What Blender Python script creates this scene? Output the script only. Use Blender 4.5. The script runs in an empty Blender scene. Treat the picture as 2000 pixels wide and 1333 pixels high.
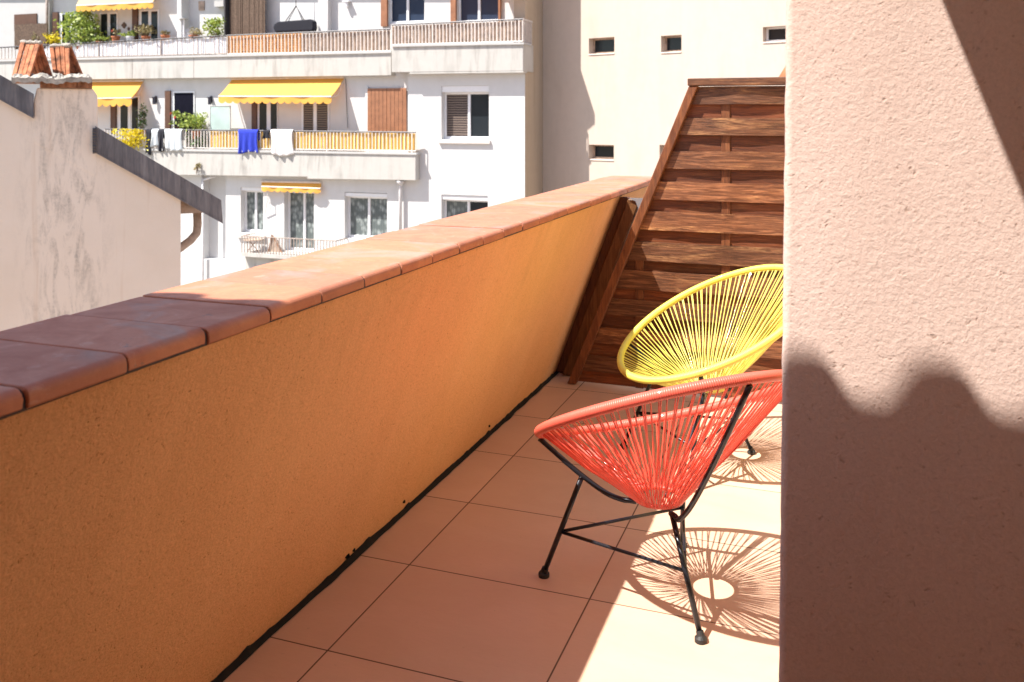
import bpy, bmesh, math, random
from mathutils import Vector, Matrix, noise
random.seed(7)
R = math.radians
C = bpy.context.scene.collection
SC = bpy.context.scene

# ------------------------------------------------------------------ camera, light, exposure
cam = bpy.data.cameras.new('camera'); co = bpy.data.objects.new('camera', cam); C.objects.link(co)
co.location = (0, 0, 1.5); co.rotation_euler = (R(90), 0, R(20))
cam.sensor_width = 36; cam.lens = 36 * 1739 / 2000.; cam.shift_y = -0.2178
cam.clip_start = .05; cam.clip_end = 500
cam.dof.use_dof = True; cam.dof.focus_distance = 3.0; cam.dof.aperture_fstop = 6.3
SC.camera = co
SX, SY = .46, .43                                   # ground shadow of a 1 m pole (x, y)
sun = bpy.data.lights.new('sun', 'SUN'); sun.energy = 4.8; sun.angle = R(.53); sun.color = (1, .955, .88)
so = bpy.data.objects.new('sun', sun); C.objects.link(so); so.location = (-5, -5, 12)
so.rotation_euler = Vector((SX, SY, -1)).to_track_quat('-Z', 'Y').to_euler()
W = bpy.data.worlds.new('World'); SC.world = W; W.use_nodes = True
wn = W.node_tree; sky = wn.nodes.new('ShaderNodeTexSky'); sky.sky_type = 'NISHITA'; sky.sun_disc = False
sky.sun_elevation = math.atan(1 / math.hypot(SX, SY)); sky.sun_rotation = math.atan2(-SX, -SY)
wn.links.new(sky.outputs[0], wn.nodes['Background'].inputs[0]); wn.nodes['Background'].inputs[1].default_value = .10
SC.view_settings.view_transform = 'Standard'; SC.view_settings.look = 'None'
SC.view_settings.gamma = 1; SC.view_settings.use_curve_mapping = False
SC.view_settings.exposure = 1.15

# ------------------------------------------------------------------ plan helpers (surveyed directions to metres)
F, CT, ST = 1739., math.cos(R(20)), math.sin(R(20))
def A(u, v, Y):                                     # point seen in direction (u, v) on the vertical plane y = Y
    U = (u - 1000) / F
    x = -Y * (ST - U * CT) / (CT + U * ST); Z = -x * ST + Y * CT
    return Vector((x, Y, 1.5 - (v - 231) / F * Z))
def RC(u0, v0, u1, v1, Y):                          # upright rectangle x0, z0, x1, z1 on y = Y
    m = (u0 + u1) / 2
    return A(u0, 0, Y).x, A(m, v1, Y).z, A(u1, 0, Y).x, A(m, v0, Y).z

# ------------------------------------------------------------------ mesh helpers
ORG = {}
class MB:
    def __init__(s): s.v = []; s.f = []; s.uv = {}
    def poly(s, pts):
        b = len(s.v); s.v += [Vector(p) for p in pts]; s.f.append(tuple(range(b, b + len(pts)))); return s
    def prism(s, pts, ext):
        e = Vector(ext); n = len(pts); b = len(s.v)
        s.v += [Vector(p) for p in pts] + [Vector(p) + e for p in pts]
        s.f.append(tuple(range(b, b + n))); s.f.append(tuple(range(b + 2 * n - 1, b + n - 1, -1)))
        for i in range(n):
            j = (i + 1) % n; s.f.append((b + i, b + n + i, b + n + j, b + j))
        return s
    def box(s, x0, y0, z0, x1, y1, z1):
        return s.prism([(x0, y0, z0), (x1, y0, z0), (x1, y0, z1), (x0, y0, z1)], (0, y1 - y0, 0))
    def rect(s, r, Y, d):                            # r = x0,z0,x1,z1
        return s.box(r[0], Y, r[1], r[2], Y + d, r[3])
    def tube(s, pts, r, n=8, closed=False, caps=True):
        pts = [Vector(p) for p in pts]; m = len(pts); b = len(s.v); prev = None
        for i, p in enumerate(pts):
            if closed: t = (pts[(i + 1) % m] - pts[i - 1]).normalized()
            else: t = (pts[min(i + 1, m - 1)] - pts[max(i - 1, 0)]).normalized()
            if prev is None:
                a = Vector((0, 0, 1)) if abs(t.z) < .9 else Vector((1, 0, 0)); q = t.cross(a).normalized()
            else:
                q = (prev - t * prev.dot(t)).normalized()
            prev = q; w = t.cross(q); rr = r[i] if isinstance(r, (list, tuple)) else r
            for k in range(n):
                a = 2 * math.pi * k / n; s.v.append(p + (q * math.cos(a) + w * math.sin(a)) * rr)
        for i in range(m if closed else m - 1):
            j = (i + 1) % m
            for k in range(n):
                l = (k + 1) % n; s.f.append((b + i * n + k, b + i * n + l, b + j * n + l, b + j * n + k))
        if caps and not closed:
            s.f.append(tuple(range(b + n - 1, b - 1, -1))); s.f.append(tuple(range(b + (m - 1) * n, b + m * n)))
        return s
    def grid(s, fn, nu, nv, wrap=False):
        b = len(s.v)
        for j in range(nv + 1):
            for i in range(nu + 1): s.v.append(Vector(fn(i / nu, j / nv)))
        for j in range(nv):
            for i in range(nu):
                a = b + j * (nu + 1) + i; s.f.append((a, a + 1, a + nu + 2, a + nu + 1))
        return s
    def build(s, name, m, parent=None, smooth=False, bevel=0, recalc=True, solid=0, seg=1):
        me = bpy.data.meshes.new(name); o = ORG.get(parent.name, Vector()) if parent else Vector()
        me.from_pydata([p - o for p in s.v], [], s.f)
        if recalc:
            bm = bmesh.new(); bm.from_mesh(me); bmesh.ops.recalc_face_normals(bm, faces=bm.faces); bm.to_mesh(me); bm.free()
        if isinstance(m, (list, tuple)):
            for q in m: me.materials.append(q)
        else: me.materials.append(m)
        if smooth:
            for p in me.polygons: p.use_smooth = True
        ob = bpy.data.objects.new(name, me); C.objects.link(ob)
        if parent: ob.parent = parent; ORG[ob.name] = o
        if solid:
            q = ob.modifiers.new('solid', 'SOLIDIFY'); q.thickness = solid; q.offset = 0
        if bevel:
            q = ob.modifiers.new('bevel', 'BEVEL'); q.width = bevel; q.segments = seg; q.limit_method = 'ANGLE'; q.angle_limit = R(40)
        return ob
def tag(o, label=None, cat=None, group=None, kind=None):
    for k, v in (('label', label), ('category', cat), ('group', group), ('kind', kind)):
        if v: o[k] = v
    return o
def empty(name, loc, label, cat, group=None):
    o = bpy.data.objects.new(name, None); C.objects.link(o); o.location = loc; o.empty_display_size = .1
    ORG[o.name] = Vector(loc); return tag(o, label, cat, group)

# ------------------------------------------------------------------ materials
def newmat(name):
    m = bpy.data.materials.new(name); m.use_nodes = True; nt = m.node_tree
    return m, nt, nt.nodes['Principled BSDF']
def N(nt, t, **k):
    n = nt.nodes.new(t)
    for a, b in k.items():
        if a in n.inputs.keys() if hasattr(n.inputs, 'keys') else False: n.inputs[a].default_value = b
        else:
            try: setattr(n, a, b)
            except Exception: n.inputs[a].default_value = b
    return n
def coords(nt, scale=(1, 1, 1), gen='Object'):
    tc = nt.nodes.new('ShaderNodeTexCoord'); mp = nt.nodes.new('ShaderNodeMapping')
    mp.inputs['Scale'].default_value = scale; nt.links.new(tc.outputs[gen], mp.inputs[0]); return mp.outputs[0]
def ntex(nt, vec, scale, detail=4, rough=.6, dist=0):
    n = nt.nodes.new('ShaderNodeTexNoise'); n.inputs['Scale'].default_value = scale
    n.inputs['Detail'].default_value = detail; n.inputs['Roughness'].default_value = rough; n.inputs['Distortion'].default_value = dist
    nt.links.new(vec, n.inputs['Vector']); return n.outputs['Fac']
def ramp(nt, fac, stops):
    r = nt.nodes.new('ShaderNodeValToRGB'); e = r.color_ramp.elements
    while len(e) < len(stops): e.new(.5)
    for i, (p, c) in enumerate(stops):
        e[i].position = p; e[i].color = (c if len(c) == 4 else (*c, 1)) if isinstance(c, (tuple, list)) else (c, c, c, 1)
    nt.links.new(fac, r.inputs[0]); return r.outputs[0]
def mix(nt, fac, a, b, mode='MIX'):
    n = nt.nodes.new('ShaderNodeMix'); n.data_type = 'RGBA'; n.blend_type = mode
    for sock, val in ((n.inputs[0], fac), (n.inputs[6], a), (n.inputs[7], b)):
        if isinstance(val, (int, float)): sock.default_value = val
        elif isinstance(val, tuple): sock.default_value = (*val, 1) if len(val) == 3 else val
        else: nt.links.new(val, sock)
    return n.outputs[2]
def math_(nt, op, a, b=None):
    n = nt.nodes.new('ShaderNodeMath'); n.operation = op
    for i, v in enumerate((a, b)):
        if v is None: continue
        if isinstance(v, (int, float)): n.inputs[i].default_value = v
        else: nt.links.new(v, n.inputs[i])
    return n.outputs[0]
def bump(nt, p, h, strength=.4, dist=.003, prev=None):
    b = nt.nodes.new('ShaderNodeBump'); b.inputs['Strength'].default_value = strength; b.inputs['Distance'].default_value = dist
    nt.links.new(h, b.inputs['Height'])
    if prev: nt.links.new(prev, b.inputs['Normal'])
    nt.links.new(b.outputs[0], p.inputs['Normal']); return b.outputs[0]
def sc(c, k): return tuple(min(1, x * k) for x in c)

def plain(name, c, rough=.6, metal=0, var=.12, vs=8, bs=0, bsc=60, rnd=0):
    m, nt, p = newmat(name); v = coords(nt)
    f = ntex(nt, v, vs, 5); col = ramp(nt, f, [(.3, sc(c, 1 - var)), (.7, sc(c, 1 + var))])
    if rnd:
        oi = nt.nodes.new('ShaderNodeObjectInfo'); r_ = ramp(nt, oi.outputs['Random'], [(0, 1 - rnd), (1, 1.)]); col = mix(nt, 1., col, r_, 'MULTIPLY')
    nt.links.new(col, p.inputs['Base Color']); p.inputs['Roughness'].default_value = rough; p.inputs['Metallic'].default_value = metal
    if bs: bump(nt, p, ntex(nt, v, bsc, 3), bs, .002)
    return m

def stucco(name, c, c2, pit=1., grain=85, dark=None, big=.12, bd=.0035, drip=0):
    m, nt, p = newmat(name); v = coords(nt)
    f = ntex(nt, v, grain, 3, .55); f2 = ntex(nt, v, grain * .33, 4, .6); f3 = ntex(nt, v, 1.3, 4, .6)
    vo = nt.nodes.new('ShaderNodeTexVoronoi'); vo.inputs['Scale'].default_value = grain * .55; vo.inputs['Randomness'].default_value = 1
    warp = nt.nodes.new('ShaderNodeVectorMath'); warp.operation = 'ADD'
    nz = nt.nodes.new('ShaderNodeTexNoise'); nz.inputs['Scale'].default_value = grain * .4; nt.links.new(v, nz.inputs['Vector'])
    scv = nt.nodes.new('ShaderNodeVectorMath'); scv.operation = 'SCALE'; scv.inputs['Scale'].default_value = .03
    nt.links.new(nz.outputs['Color'], scv.inputs[0]); nt.links.new(v, warp.inputs[0]); nt.links.new(scv.outputs[0], warp.inputs[1])
    nt.links.new(warp.outputs[0], vo.inputs['Vector'])
    pits = ramp(nt, vo.outputs['Distance'], [(.04, 0.), (.30, 1.)])
    gate = ramp(nt, ntex(nt, v, grain * .21, 2), [(.50, 1.), (.62, 0.)])
    pit_ = math_(nt, 'MAXIMUM', pits, gate)
    h = math_(nt, 'ADD', math_(nt, 'MULTIPLY', f, .55), math_(nt, 'MULTIPLY', f2, .5))
    h = math_(nt, 'ADD', h, math_(nt, 'MULTIPLY', pit_, .5 * pit)); grit = ntex(nt, v, grain * 2.6, 3, .7)
    h = math_(nt, 'ADD', h, math_(nt, 'MULTIPLY', grit, .35))
    col = mix(nt, ramp(nt, f3, [(.3, 0.), (.7, 1.)]), c, c2)
    col = mix(nt, 1., col, ramp(nt, pit_, [(0, (.72, .66, .62)), (1, (1, 1, 1))]), 'MULTIPLY')
    col = mix(nt, 1., col, ramp(nt, f, [(.25, 1 - big), (.75, 1.)]), 'MULTIPLY')
    col = mix(nt, 1., col, ramp(nt, grit, [(.3, .90), (.6, 1.)]), 'MULTIPLY')
    streak = ntex(nt, coords(nt, (3.2, 3.2, .45)), 1.6, 5, .6, .4)
    col = mix(nt, 1., col, ramp(nt, streak, [(.3, (.95, .94, .93)), (.6, (1, 1, 1))]), 'MULTIPLY')
    if drip:
        sp = nt.nodes.new('ShaderNodeSeparateXYZ'); nt.links.new(v, sp.inputs[0]); dn = ntex(nt, coords(nt, (1, 7, .35)), 2.2, 5, .7)
        ln = math_(nt, 'ADD', math_(nt, 'MULTIPLY', dn, 1.5), math_(nt, 'MULTIPLY', sp.outputs[2], .75))
        dm = math_(nt, 'MULTIPLY', ramp(nt, ln, [(.80, 0.), (1., 1.)]), ramp(nt, ntex(nt, coords(nt, (9, 9, 3)), 3, 5, .7), [(.35, .2), (.65, 1.)]))
        dm2 = math_(nt, 'MULTIPLY', ramp(nt, math_(nt, 'MULTIPLY', ln, .62), [(.80, 0.), (1., 1.)]), dm)
        col = mix(nt, math_(nt, 'MULTIPLY', dm2, drip), col, (.42, .24, .13))
        ol = ramp(nt, ntex(nt, v, 2.7, 5, .7, 1.2), [(.60, 0.), (.70, 1.)]); col = mix(nt, math_(nt, 'MULTIPLY', ol, .16), col, (.95, .62, .36))
    nt.links.new(col, p.inputs['Base Color']); p.inputs['Roughness'].default_value = .95; p.inputs['Specular IOR Level'].default_value = .10
    bump(nt, p, h, .9, bd); return m

M = {}
M['parapet'] = stucco('orange_stucco', (.95, .575, .32), (.93, .53, .28), .9, 135, bd=.005, big=.2, drip=.15)
M['nearwall'] = stucco('pink_stucco', (.74, .565, .495), (.70, .525, .45), .6, 125, bd=.0026)
M['bouncewall'] = stucco('bounce_stucco', (.95, .70, .35), (.93, .66, .31), .6, 80)  # warm colour for the added wall that bounces light
M['housewall'] = stucco('house_stucco', (.84, .36, .13), (.80, .33, .11), 1., 80)

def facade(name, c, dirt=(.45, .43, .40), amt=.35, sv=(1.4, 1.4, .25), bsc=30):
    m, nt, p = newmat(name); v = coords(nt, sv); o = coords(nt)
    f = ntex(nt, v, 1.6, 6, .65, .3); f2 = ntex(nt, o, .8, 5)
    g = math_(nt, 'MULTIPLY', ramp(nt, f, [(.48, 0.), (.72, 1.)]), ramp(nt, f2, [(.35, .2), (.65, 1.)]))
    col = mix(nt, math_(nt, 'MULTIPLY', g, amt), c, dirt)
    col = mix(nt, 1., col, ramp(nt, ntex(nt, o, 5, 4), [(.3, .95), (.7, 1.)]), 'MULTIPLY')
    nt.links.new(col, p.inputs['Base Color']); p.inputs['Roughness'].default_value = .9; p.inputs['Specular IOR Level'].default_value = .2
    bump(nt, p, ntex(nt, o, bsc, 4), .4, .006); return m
M['white'] = facade('white_render', (.66, .65, .645), amt=.3)
M['slab'] = facade('balcony_concrete', (.51, .49, .46), (.20, .18, .16), .75, (2.6, 2.6, .4))
M['cream'] = facade('cream_render', (.58, .485, .41), (.38, .30, .24), .35)
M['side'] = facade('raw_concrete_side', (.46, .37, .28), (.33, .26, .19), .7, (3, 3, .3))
M['greywall'] = facade('grey_render', (.50, .49, .48), amt=.3)

def gable_mat():
    m, nt, p = newmat('gable_render'); o = coords(nt); v = coords(nt, (1.5, 1.5, .35))
    base = mix(nt, ramp(nt, ntex(nt, o, .9, 5), [(.35, 0.), (.65, 1.)]), (.78, .69, .605), (.73, .635, .54))
    # soot runs below the chimney : a soft column in x, broken by noise
    sep = nt.nodes.new('ShaderNodeSeparateXYZ'); nt.links.new(o, sep.inputs[0])
    d = math_(nt, 'ABSOLUTE', math_(nt, 'SUBTRACT', sep.outputs[0], .36))
    band = ramp(nt, math_(nt, 'DIVIDE', d, .38), [(.25, 1.), (1., 0.)])
    st = ramp(nt, ntex(nt, v, 5.5, 7, .72, .6), [(.47, 0.), (.68, 1.)])
    fine = ramp(nt, ntex(nt, o, 30, 5, .7), [(.35, .35), (.6, 1.)])
    k = math_(nt, 'MULTIPLY', math_(nt, 'MULTIPLY', band, st), fine)
    col = mix(nt, math_(nt, 'MULTIPLY', k, .75), base, (.20, .18, .16))
    rs = math_(nt, 'MULTIPLY', ramp(nt, ntex(nt, coords(nt, (3, 3, .12)), 2.2, 4), [(.58, 0.), (.7, 1.)]), .35)
    col = mix(nt, rs, col, (.50, .33, .20))
    nt.links.new(col, p.inputs['Base Color']); p.inputs['Roughness'].default_value = .95
    bump(nt, p, ntex(nt, o, 45, 5), .6, .006); return m
M['gable'] = gable_mat()
def zinc():
    m, nt, p = newmat('zinc_flashing'); v = coords(nt, (7, 7, .7)); o = coords(nt)
    col = mix(nt, ramp(nt, ntex(nt, v, 2.4, 5, .7), [(.38, 0.), (.66, 1.)]), (.095, .10, .12), (.20, .20, .22))
    col = mix(nt, 1., col, ramp(nt, ntex(nt, o, 2.5, 4), [(.3, .8), (.7, 1.1)]), 'MULTIPLY')
    nt.links.new(col, p.inputs['Base Color']); p.inputs['Roughness'].default_value = .5; p.inputs['Metallic'].default_value = .25; bump(nt, p, ntex(nt, o, 9, 3), .3, .006); return m
M['zinc'] = zinc()
M['zincpale'] = plain('pale_flashing', (.35, .36, .38), .4, .5, .1)
M['clay'] = plain('old_clay', (.40, .15, .07), .85, 0, .75, 14, .7, 50, .45)
M['mortar'] = plain('old_mortar', (.34, .31, .27), .95, 0, .45, 12, .8, 30)
M['brick'] = plain('sooty_brick', (.26, .115, .06), .95, 0, .6, 14, .8, 30)
M['rooftile'] = plain('roof_tile', (.50, .21, .10), .9, 0, .35, 6, .4, 30)
M['pipe'] = plain('weathered_pipe', (.36, .29, .25), .7, .1, .35, 9, .3, 30)
M['pvc'] = plain('white_pipe', (.62, .60, .60), .5)
M['frame'] = plain('white_window_frame', (.80, .80, .82), .35, 0, .03)
M['darkin'] = plain('painted_dark_interior', (.012, .012, .02), 1); M['darkin'].node_tree.nodes['Principled BSDF'].inputs['Specular IOR Level'].default_value = 0  # darkness of the unlit room put into the colour
M['shutter'] = plain('brown_shutter', (.30, .13, .065), .55, 0, .2, 6)
M['dshutter'] = plain('dark_shutter', (.10, .045, .025), .6)
M['awning'] = plain('yellow_awning_cloth', (.82, .44, .055), .8, 0, .06, 2)
M['awningtop'] = plain('pale_awning_cloth', (.84, .60, .28), .8, 0, .06, 2)
def cloth_mat(name, c, tr_=.4, **k):
    m = plain(name, c, .85, 0, .06, 2); nt = m.node_tree; p = nt.nodes['Principled BSDF']; tr = nt.nodes.new('ShaderNodeBsdfTranslucent'); tr.inputs[0].default_value = (*c, 1)
    ms = nt.nodes.new('ShaderNodeMixShader'); ms.inputs[0].default_value = tr_; nt.links.new(p.outputs[0], ms.inputs[1]); nt.links.new(tr.outputs[0], ms.inputs[2]); nt.links.new(ms.outputs[0], nt.nodes['Material Output'].inputs[0]); return m
M['awning'] = cloth_mat('yellow_awning_cloth', (.90, .55, .12), .38); M['awningtop'] = cloth_mat('pale_awning_cloth', (.88, .62, .30), .3)
M['screen'] = plain('yellow_balcony_cloth', (.82, .52, .13), .8, 0, .08, 3)
M['wscreen'] = plain('white_balcony_panel', (.80, .79, .82), .7, 0, .05, 3)
M['reed'] = plain('reed_screen', (.13, .085, .06), .9, 0, .5, 30)
M['bamboo'] = plain('bamboo_slat_screen', (.42, .31, .24), .85, 0, .35, 9)
M['trellis'] = plain('orange_trellis', (.74, .40, .17), .8, 0, .2, 12)
M['ironw'] = plain('painted_bar', (.66, .60, .56), .5)
M['iron'] = plain('dark_iron', (.07, .065, .07), .5, .3)
M['dkbrown'] = plain('dark_reveal', (.15, .10, .08), .8)
M['lamp'] = plain('lamp_black', (.05, .05, .07), .4, .3)
M['blue'] = plain('blue_towel', (.02, .04, .42), .95, 0, .2, 30)
M['wcloth'] = plain('white_cloth', (.78, .74, .72), .95, 0, .05, 6)
M['gcloth'] = plain('grey_cloth', (.62, .66, .68), .95, 0, .05, 6)
M['bcloth'] = plain('black_cloth', (.014, .014, .022), .95)
M['bark'] = plain('stem', (.16, .10, .06), .9)
M['pot'] = plain('terracotta_pot', (.48, .17, .08), .85)
M['asphalt'] = plain('courtyard_asphalt', (.30, .28, .25), .95, 0, .25, .6, .3, 20)
M['frost'] = plain('frosted_panel', (.42, .53, .50), .35, 0, .12, 3)
M['rubber'] = plain('black_rubber', (.02, .02, .02), .6)
M['bitumen'] = plain('bitumen', (.008, .008, .008), .95, 0, .3, 20, .8, 30)
M['screw'] = plain('screw_head', (.5, .45, .4), .4, .7)

def leaf(name, c1, c2):
    m, nt, p = newmat(name); g = nt.nodes.new('ShaderNodeNewGeometry')
    col = ramp(nt, g.outputs['Random Per Island'], [(0, c1), (1, c2)])
    nt.links.new(col, p.inputs['Base Color']); p.inputs['Roughness'].default_value = .5
    p.inputs['Subsurface Weight'].default_value = 0
    tr = nt.nodes.new('ShaderNodeBsdfTranslucent'); nt.links.new(col, tr.inputs[0])
    ms = nt.nodes.new('ShaderNodeMixShader'); ms.inputs[0].default_value = .3
    nt.links.new(p.outputs[0], ms.inputs[1]); nt.links.new(tr.outputs[0], ms.inputs[2])
    nt.links.new(ms.outputs[0], nt.nodes['Material Output'].inputs[0]); return m
M['leaf'] = leaf('green_leaf', (.10, .17, .02), (.48, .56, .12))
M['leafd'] = leaf('dark_leaf', (.05, .09, .03), (.14, .22, .07))
M['leafy'] = leaf('yellow_leaf', (.45, .38, .01), (.90, .72, .03))
M['flowr'] = leaf('red_petal', (.6, .05, .05), (.8, .12, .10))
M['leafo'] = leaf('dry_leaf', (.20, .18, .09), (.42, .34, .16))

def glass(name, tint=(.02, .025, .03), pattern=None):
    m, nt, p = newmat(name); p.inputs['Base Color'].default_value = (*tint, 1); p.inputs['Roughness'].default_value = .06
    p.inputs['Specular IOR Level'].default_value = .22
    if pattern == 'lace':
        v = coords(nt, (1, 1, .7)); vo = nt.nodes.new('ShaderNodeTexVoronoi'); vo.inputs['Scale'].default_value = 9; nt.links.new(v, vo.inputs['Vector'])
        w = nt.nodes.new('ShaderNodeTexWave'); w.inputs['Scale'].default_value = 6; w.inputs['Distortion'].default_value = 2; nt.links.new(coords(nt, (1, 1, .05)), w.inputs['Vector'])
        f = math_(nt, 'MULTIPLY', ramp(nt, vo.outputs['Distance'], [(.1, 1.), (.6, .2)]), ramp(nt, w.outputs['Fac'], [(0, .45), (1, 1.)]))
        nt.links.new(mix(nt, f, (.07, .085, .085), (.42, .46, .45)), p.inputs['Base Color'])
    if pattern == 'blind':
        w = nt.nodes.new('ShaderNodeTexWave'); w.bands_direction = 'Z'; w.inputs['Scale'].default_value = 5; w.inputs['Distortion'].default_value = 1.5; nt.links.new(coords(nt), w.inputs['Vector'])
        nt.links.new(ramp(nt, w.outputs['Fac'], [(.3, (.05, .04, .04)), (.8, (.20, .155, .13))]), p.inputs['Base Color'])
    return m
M['glass'] = glass('dark_window_glass'); M['lace'] = glass('lace_curtain_behind_glass', pattern='lace')
M['blind'] = glass('slatted_blind_behind_glass', pattern='blind'); M['bglass'] = glass('blue_reflection_glass', (.03, .045, .08))  # upper windows: blue reflection put into the base colour
M['bglass'].node_tree.nodes['Principled BSDF'].inputs['Metallic'].default_value = 0

def floor_mat():
    m, nt, p = newmat('beige_porcelain_tile'); o = coords(nt)
    sep = nt.nodes.new('ShaderNodeSeparateXYZ'); nt.links.new(o, sep.inputs[0])
    def cell(sock, off, pitch):
        q = math_(nt, 'DIVIDE', math_(nt, 'SUBTRACT', sock, off), pitch); fr = math_(nt, 'FRACT', q)
        return math_(nt, 'MULTIPLY', math_(nt, 'MINIMUM', fr, math_(nt, 'SUBTRACT', 1., fr)), pitch), math_(nt, 'FLOOR', q)
    dx, ix = cell(sep.outputs[0], -1.346 - .624 * 4, .624); dy, iy = cell(sep.outputs[1], 2.179 - .5125 * 8, .5125)
    d = math_(nt, 'MINIMUM', dx, dy); g = ramp(nt, math_(nt, 'DIVIDE', d, .01), [(.18, 1.), (.30, 0.)])
    cmb = nt.nodes.new('ShaderNodeCombineXYZ'); nt.links.new(ix, cmb.inputs[0]); nt.links.new(iy, cmb.inputs[1])
    wn_ = nt.nodes.new('ShaderNodeTexWhiteNoise'); nt.links.new(cmb.outputs[0], wn_.inputs[0])
    cl = ntex(nt, coords(nt, (1, 2.2, 1)), 2.4, 6, .6, .8); fine = ntex(nt, coords(nt, (3, 14, 3)), 9, 5, .65)
    col = mix(nt, ramp(nt, cl, [(.3, 0.), (.7, 1.)]), (.72, .49, .36), (.67, .44, .31))
    col = mix(nt, 1., col, ramp(nt, fine, [(.3, .95), (.7, 1.)]), 'MULTIPLY')
    col = mix(nt, 1., col, ramp(nt, wn_.outputs['Value'], [(0, .90), (1, 1.)]), 'MULTIPLY')
    dust = ramp(nt, ntex(nt, o, 3.3, 7, .75, 1.), [(.42, 0.), (.75, 1.)]); col = mix(nt, math_(nt, 'MULTIPLY', dust, .25), col, (.60, .47, .36))
    spk = ramp(nt, ntex(nt, o, 60, 2, .5), [(.73, 0.), (.76, 1.)]); col = mix(nt, math_(nt, 'MULTIPLY', spk, .3), col, (.25, .15, .10))
    col = mix(nt, g, col, (.13, .075, .05))
    nt.links.new(col, p.inputs['Base Color'])
    nt.links.new(ramp(nt, g, [(0, .42), (1, .9)]), p.inputs['Roughness'])
    b = math_(nt, 'SUBTRACT', math_(nt, 'MULTIPLY', fine, .05), g); bump(nt, p, b, .4, .002); return m
M['floor'] = floor_mat()

def coping_mat():
    m, nt, p = newmat('terracotta_coping'); o = coords(nt)
    oi = nt.nodes.new('ShaderNodeObjectInfo'); va = nt.nodes.new('ShaderNodeVectorMath'); va.operation = 'ADD'
    cmb = nt.nodes.new('ShaderNodeCombineXYZ'); nt.links.new(math_(nt, 'MULTIPLY', oi.outputs['Random'], 40.), cmb.inputs[0])
    nt.links.new(o, va.inputs[0]); nt.links.new(cmb.outputs[0], va.inputs[1]); v = va.outputs[0]
    f = ntex(nt, v, 9, 6, .65, .8); f2 = ntex(nt, v, 3, 4, .6, 1.2); f3 = ntex(nt, v, 90, 4, .7)
    col = mix(nt, ramp(nt, f, [(.35, 0.), (.68, 1.)]), (.60, .245, .135), (.48, .19, .115))
    grey = ramp(nt, f2, [(.52, 0.), (.66, 1.)])
    sep = nt.nodes.new('ShaderNodeSeparateXYZ'); nt.links.new(o, sep.inputs[0])
    flat = ramp(nt, math_(nt, 'SUBTRACT', sep.outputs[2], 1.0), [(.085, 0.), (.095, 1.)])
    col = mix(nt, math_(nt, 'MULTIPLY', math_(nt, 'MULTIPLY', grey, .55), flat), col, (.36, .30, .27))
    col = mix(nt, 1., col, ramp(nt, oi.outputs['Random'], [(0, (.88, .86, .90)), (1, (1.05, 1.0, .95))]), 'MULTIPLY')
    col = mix(nt, 1., col, ramp(nt, f3, [(.3, .9), (.7, 1.)]), 'MULTIPLY')
    lich = math_(nt, 'MULTIPLY', ramp(nt, ntex(nt, v, 38, 4, .75), [(.60, 0.), (.66, 1.)]), ramp(nt, ntex(nt, v, 5, 3), [(.5, 0.), (.62, 1.)]))
    col = mix(nt, math_(nt, 'MULTIPLY', lich, .55), col, (.17, .14, .13))
    salt = ramp(nt, ntex(nt, v, 13, 6, .75, 1.5), [(.60, 0.), (.72, 1.)]); col = mix(nt, math_(nt, 'MULTIPLY', salt, .4), col, (.66, .52, .44))
    nt.links.new(col, p.inputs['Base Color']); nt.links.new(ramp(nt, f, [(.3, .45), (.7, .7)]), p.inputs['Roughness'])
    bump(nt, p, f3, .25, .0015); return m
M['coping'] = coping_mat()
M['joint'] = plain('dark_joint_mortar', (.075, .065, .07), .9, 0, .3, 40, .4, 60)

def wood(name, c1, c2, worn=.8, grainv=(2.2, 18, 34)):
    m, nt, p = newmat(name); tc = nt.nodes.new('ShaderNodeTexCoord'); oi = nt.nodes.new('ShaderNodeObjectInfo')
    va = nt.nodes.new('ShaderNodeVectorMath'); va.operation = 'ADD'; cmb = nt.nodes.new('ShaderNodeCombineXYZ')
    nt.links.new(math_(nt, 'MULTIPLY', oi.outputs['Random'], 30.), cmb.inputs[0]); nt.links.new(math_(nt, 'MULTIPLY', oi.outputs['Random'], 9.), cmb.inputs[2])
    nt.links.new(tc.outputs['Object'], va.inputs[0]); nt.links.new(cmb.outputs[0], va.inputs[1])
    def mp(s):
        q = nt.nodes.new('ShaderNodeMapping'); q.inputs['Scale'].default_value = s; nt.links.new(va.outputs[0], q.inputs[0]); return q.outputs[0]
    g = ntex(nt, mp(grainv), 2.2, 6, .7, 1.1); g2 = ntex(nt, mp(tuple(3 * x for x in grainv)), 2.5, 4, .7)
    col = ramp(nt, g, [(.28, sc(c1, .45)), (.45, c1), (.62, c2), (.8, sc(c2, 1.35))])
    w = math_(nt, 'MULTIPLY', ramp(nt, ntex(nt, mp((grainv[0] * .8, grainv[1] * .4, grainv[2] * .4)), 1.4, 5, .65, .6), [(.54, 0.), (.64, 1.)]), ramp(nt, g2, [(.42, 0.), (.6, 1.)]))
    col = mix(nt, math_(nt, 'MULTIPLY', w, worn), col, (.50, .27, .12))
    vo = nt.nodes.new('ShaderNodeTexVoronoi'); vo.inputs['Scale'].default_value = 2.1; nt.links.new(mp((1, 1, 2.4)), vo.inputs['Vector'])
    kn = ramp(nt, vo.outputs['Distance'], [(.02, 1.), (.035, .15), (.05, .8), (.065, 0.)])
    col = mix(nt, math_(nt, 'MULTIPLY', kn, .75), col, (.36, .17, .07))
    col = mix(nt, 1., col, ramp(nt, oi.outputs['Random'], [(0, (.62, .60, .60)), (.5, (1, .95, .9)), (1, (1.5, 1.35, 1.2))]), 'MULTIPLY')
    nt.links.new(col, p.inputs['Base Color']); nt.links.new(ramp(nt, g2, [(.3, .35), (.7, .65)]), p.inputs['Roughness'])
    bump(nt, p, math_(nt, 'ADD', g, g2), .5, .0025); return m
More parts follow.
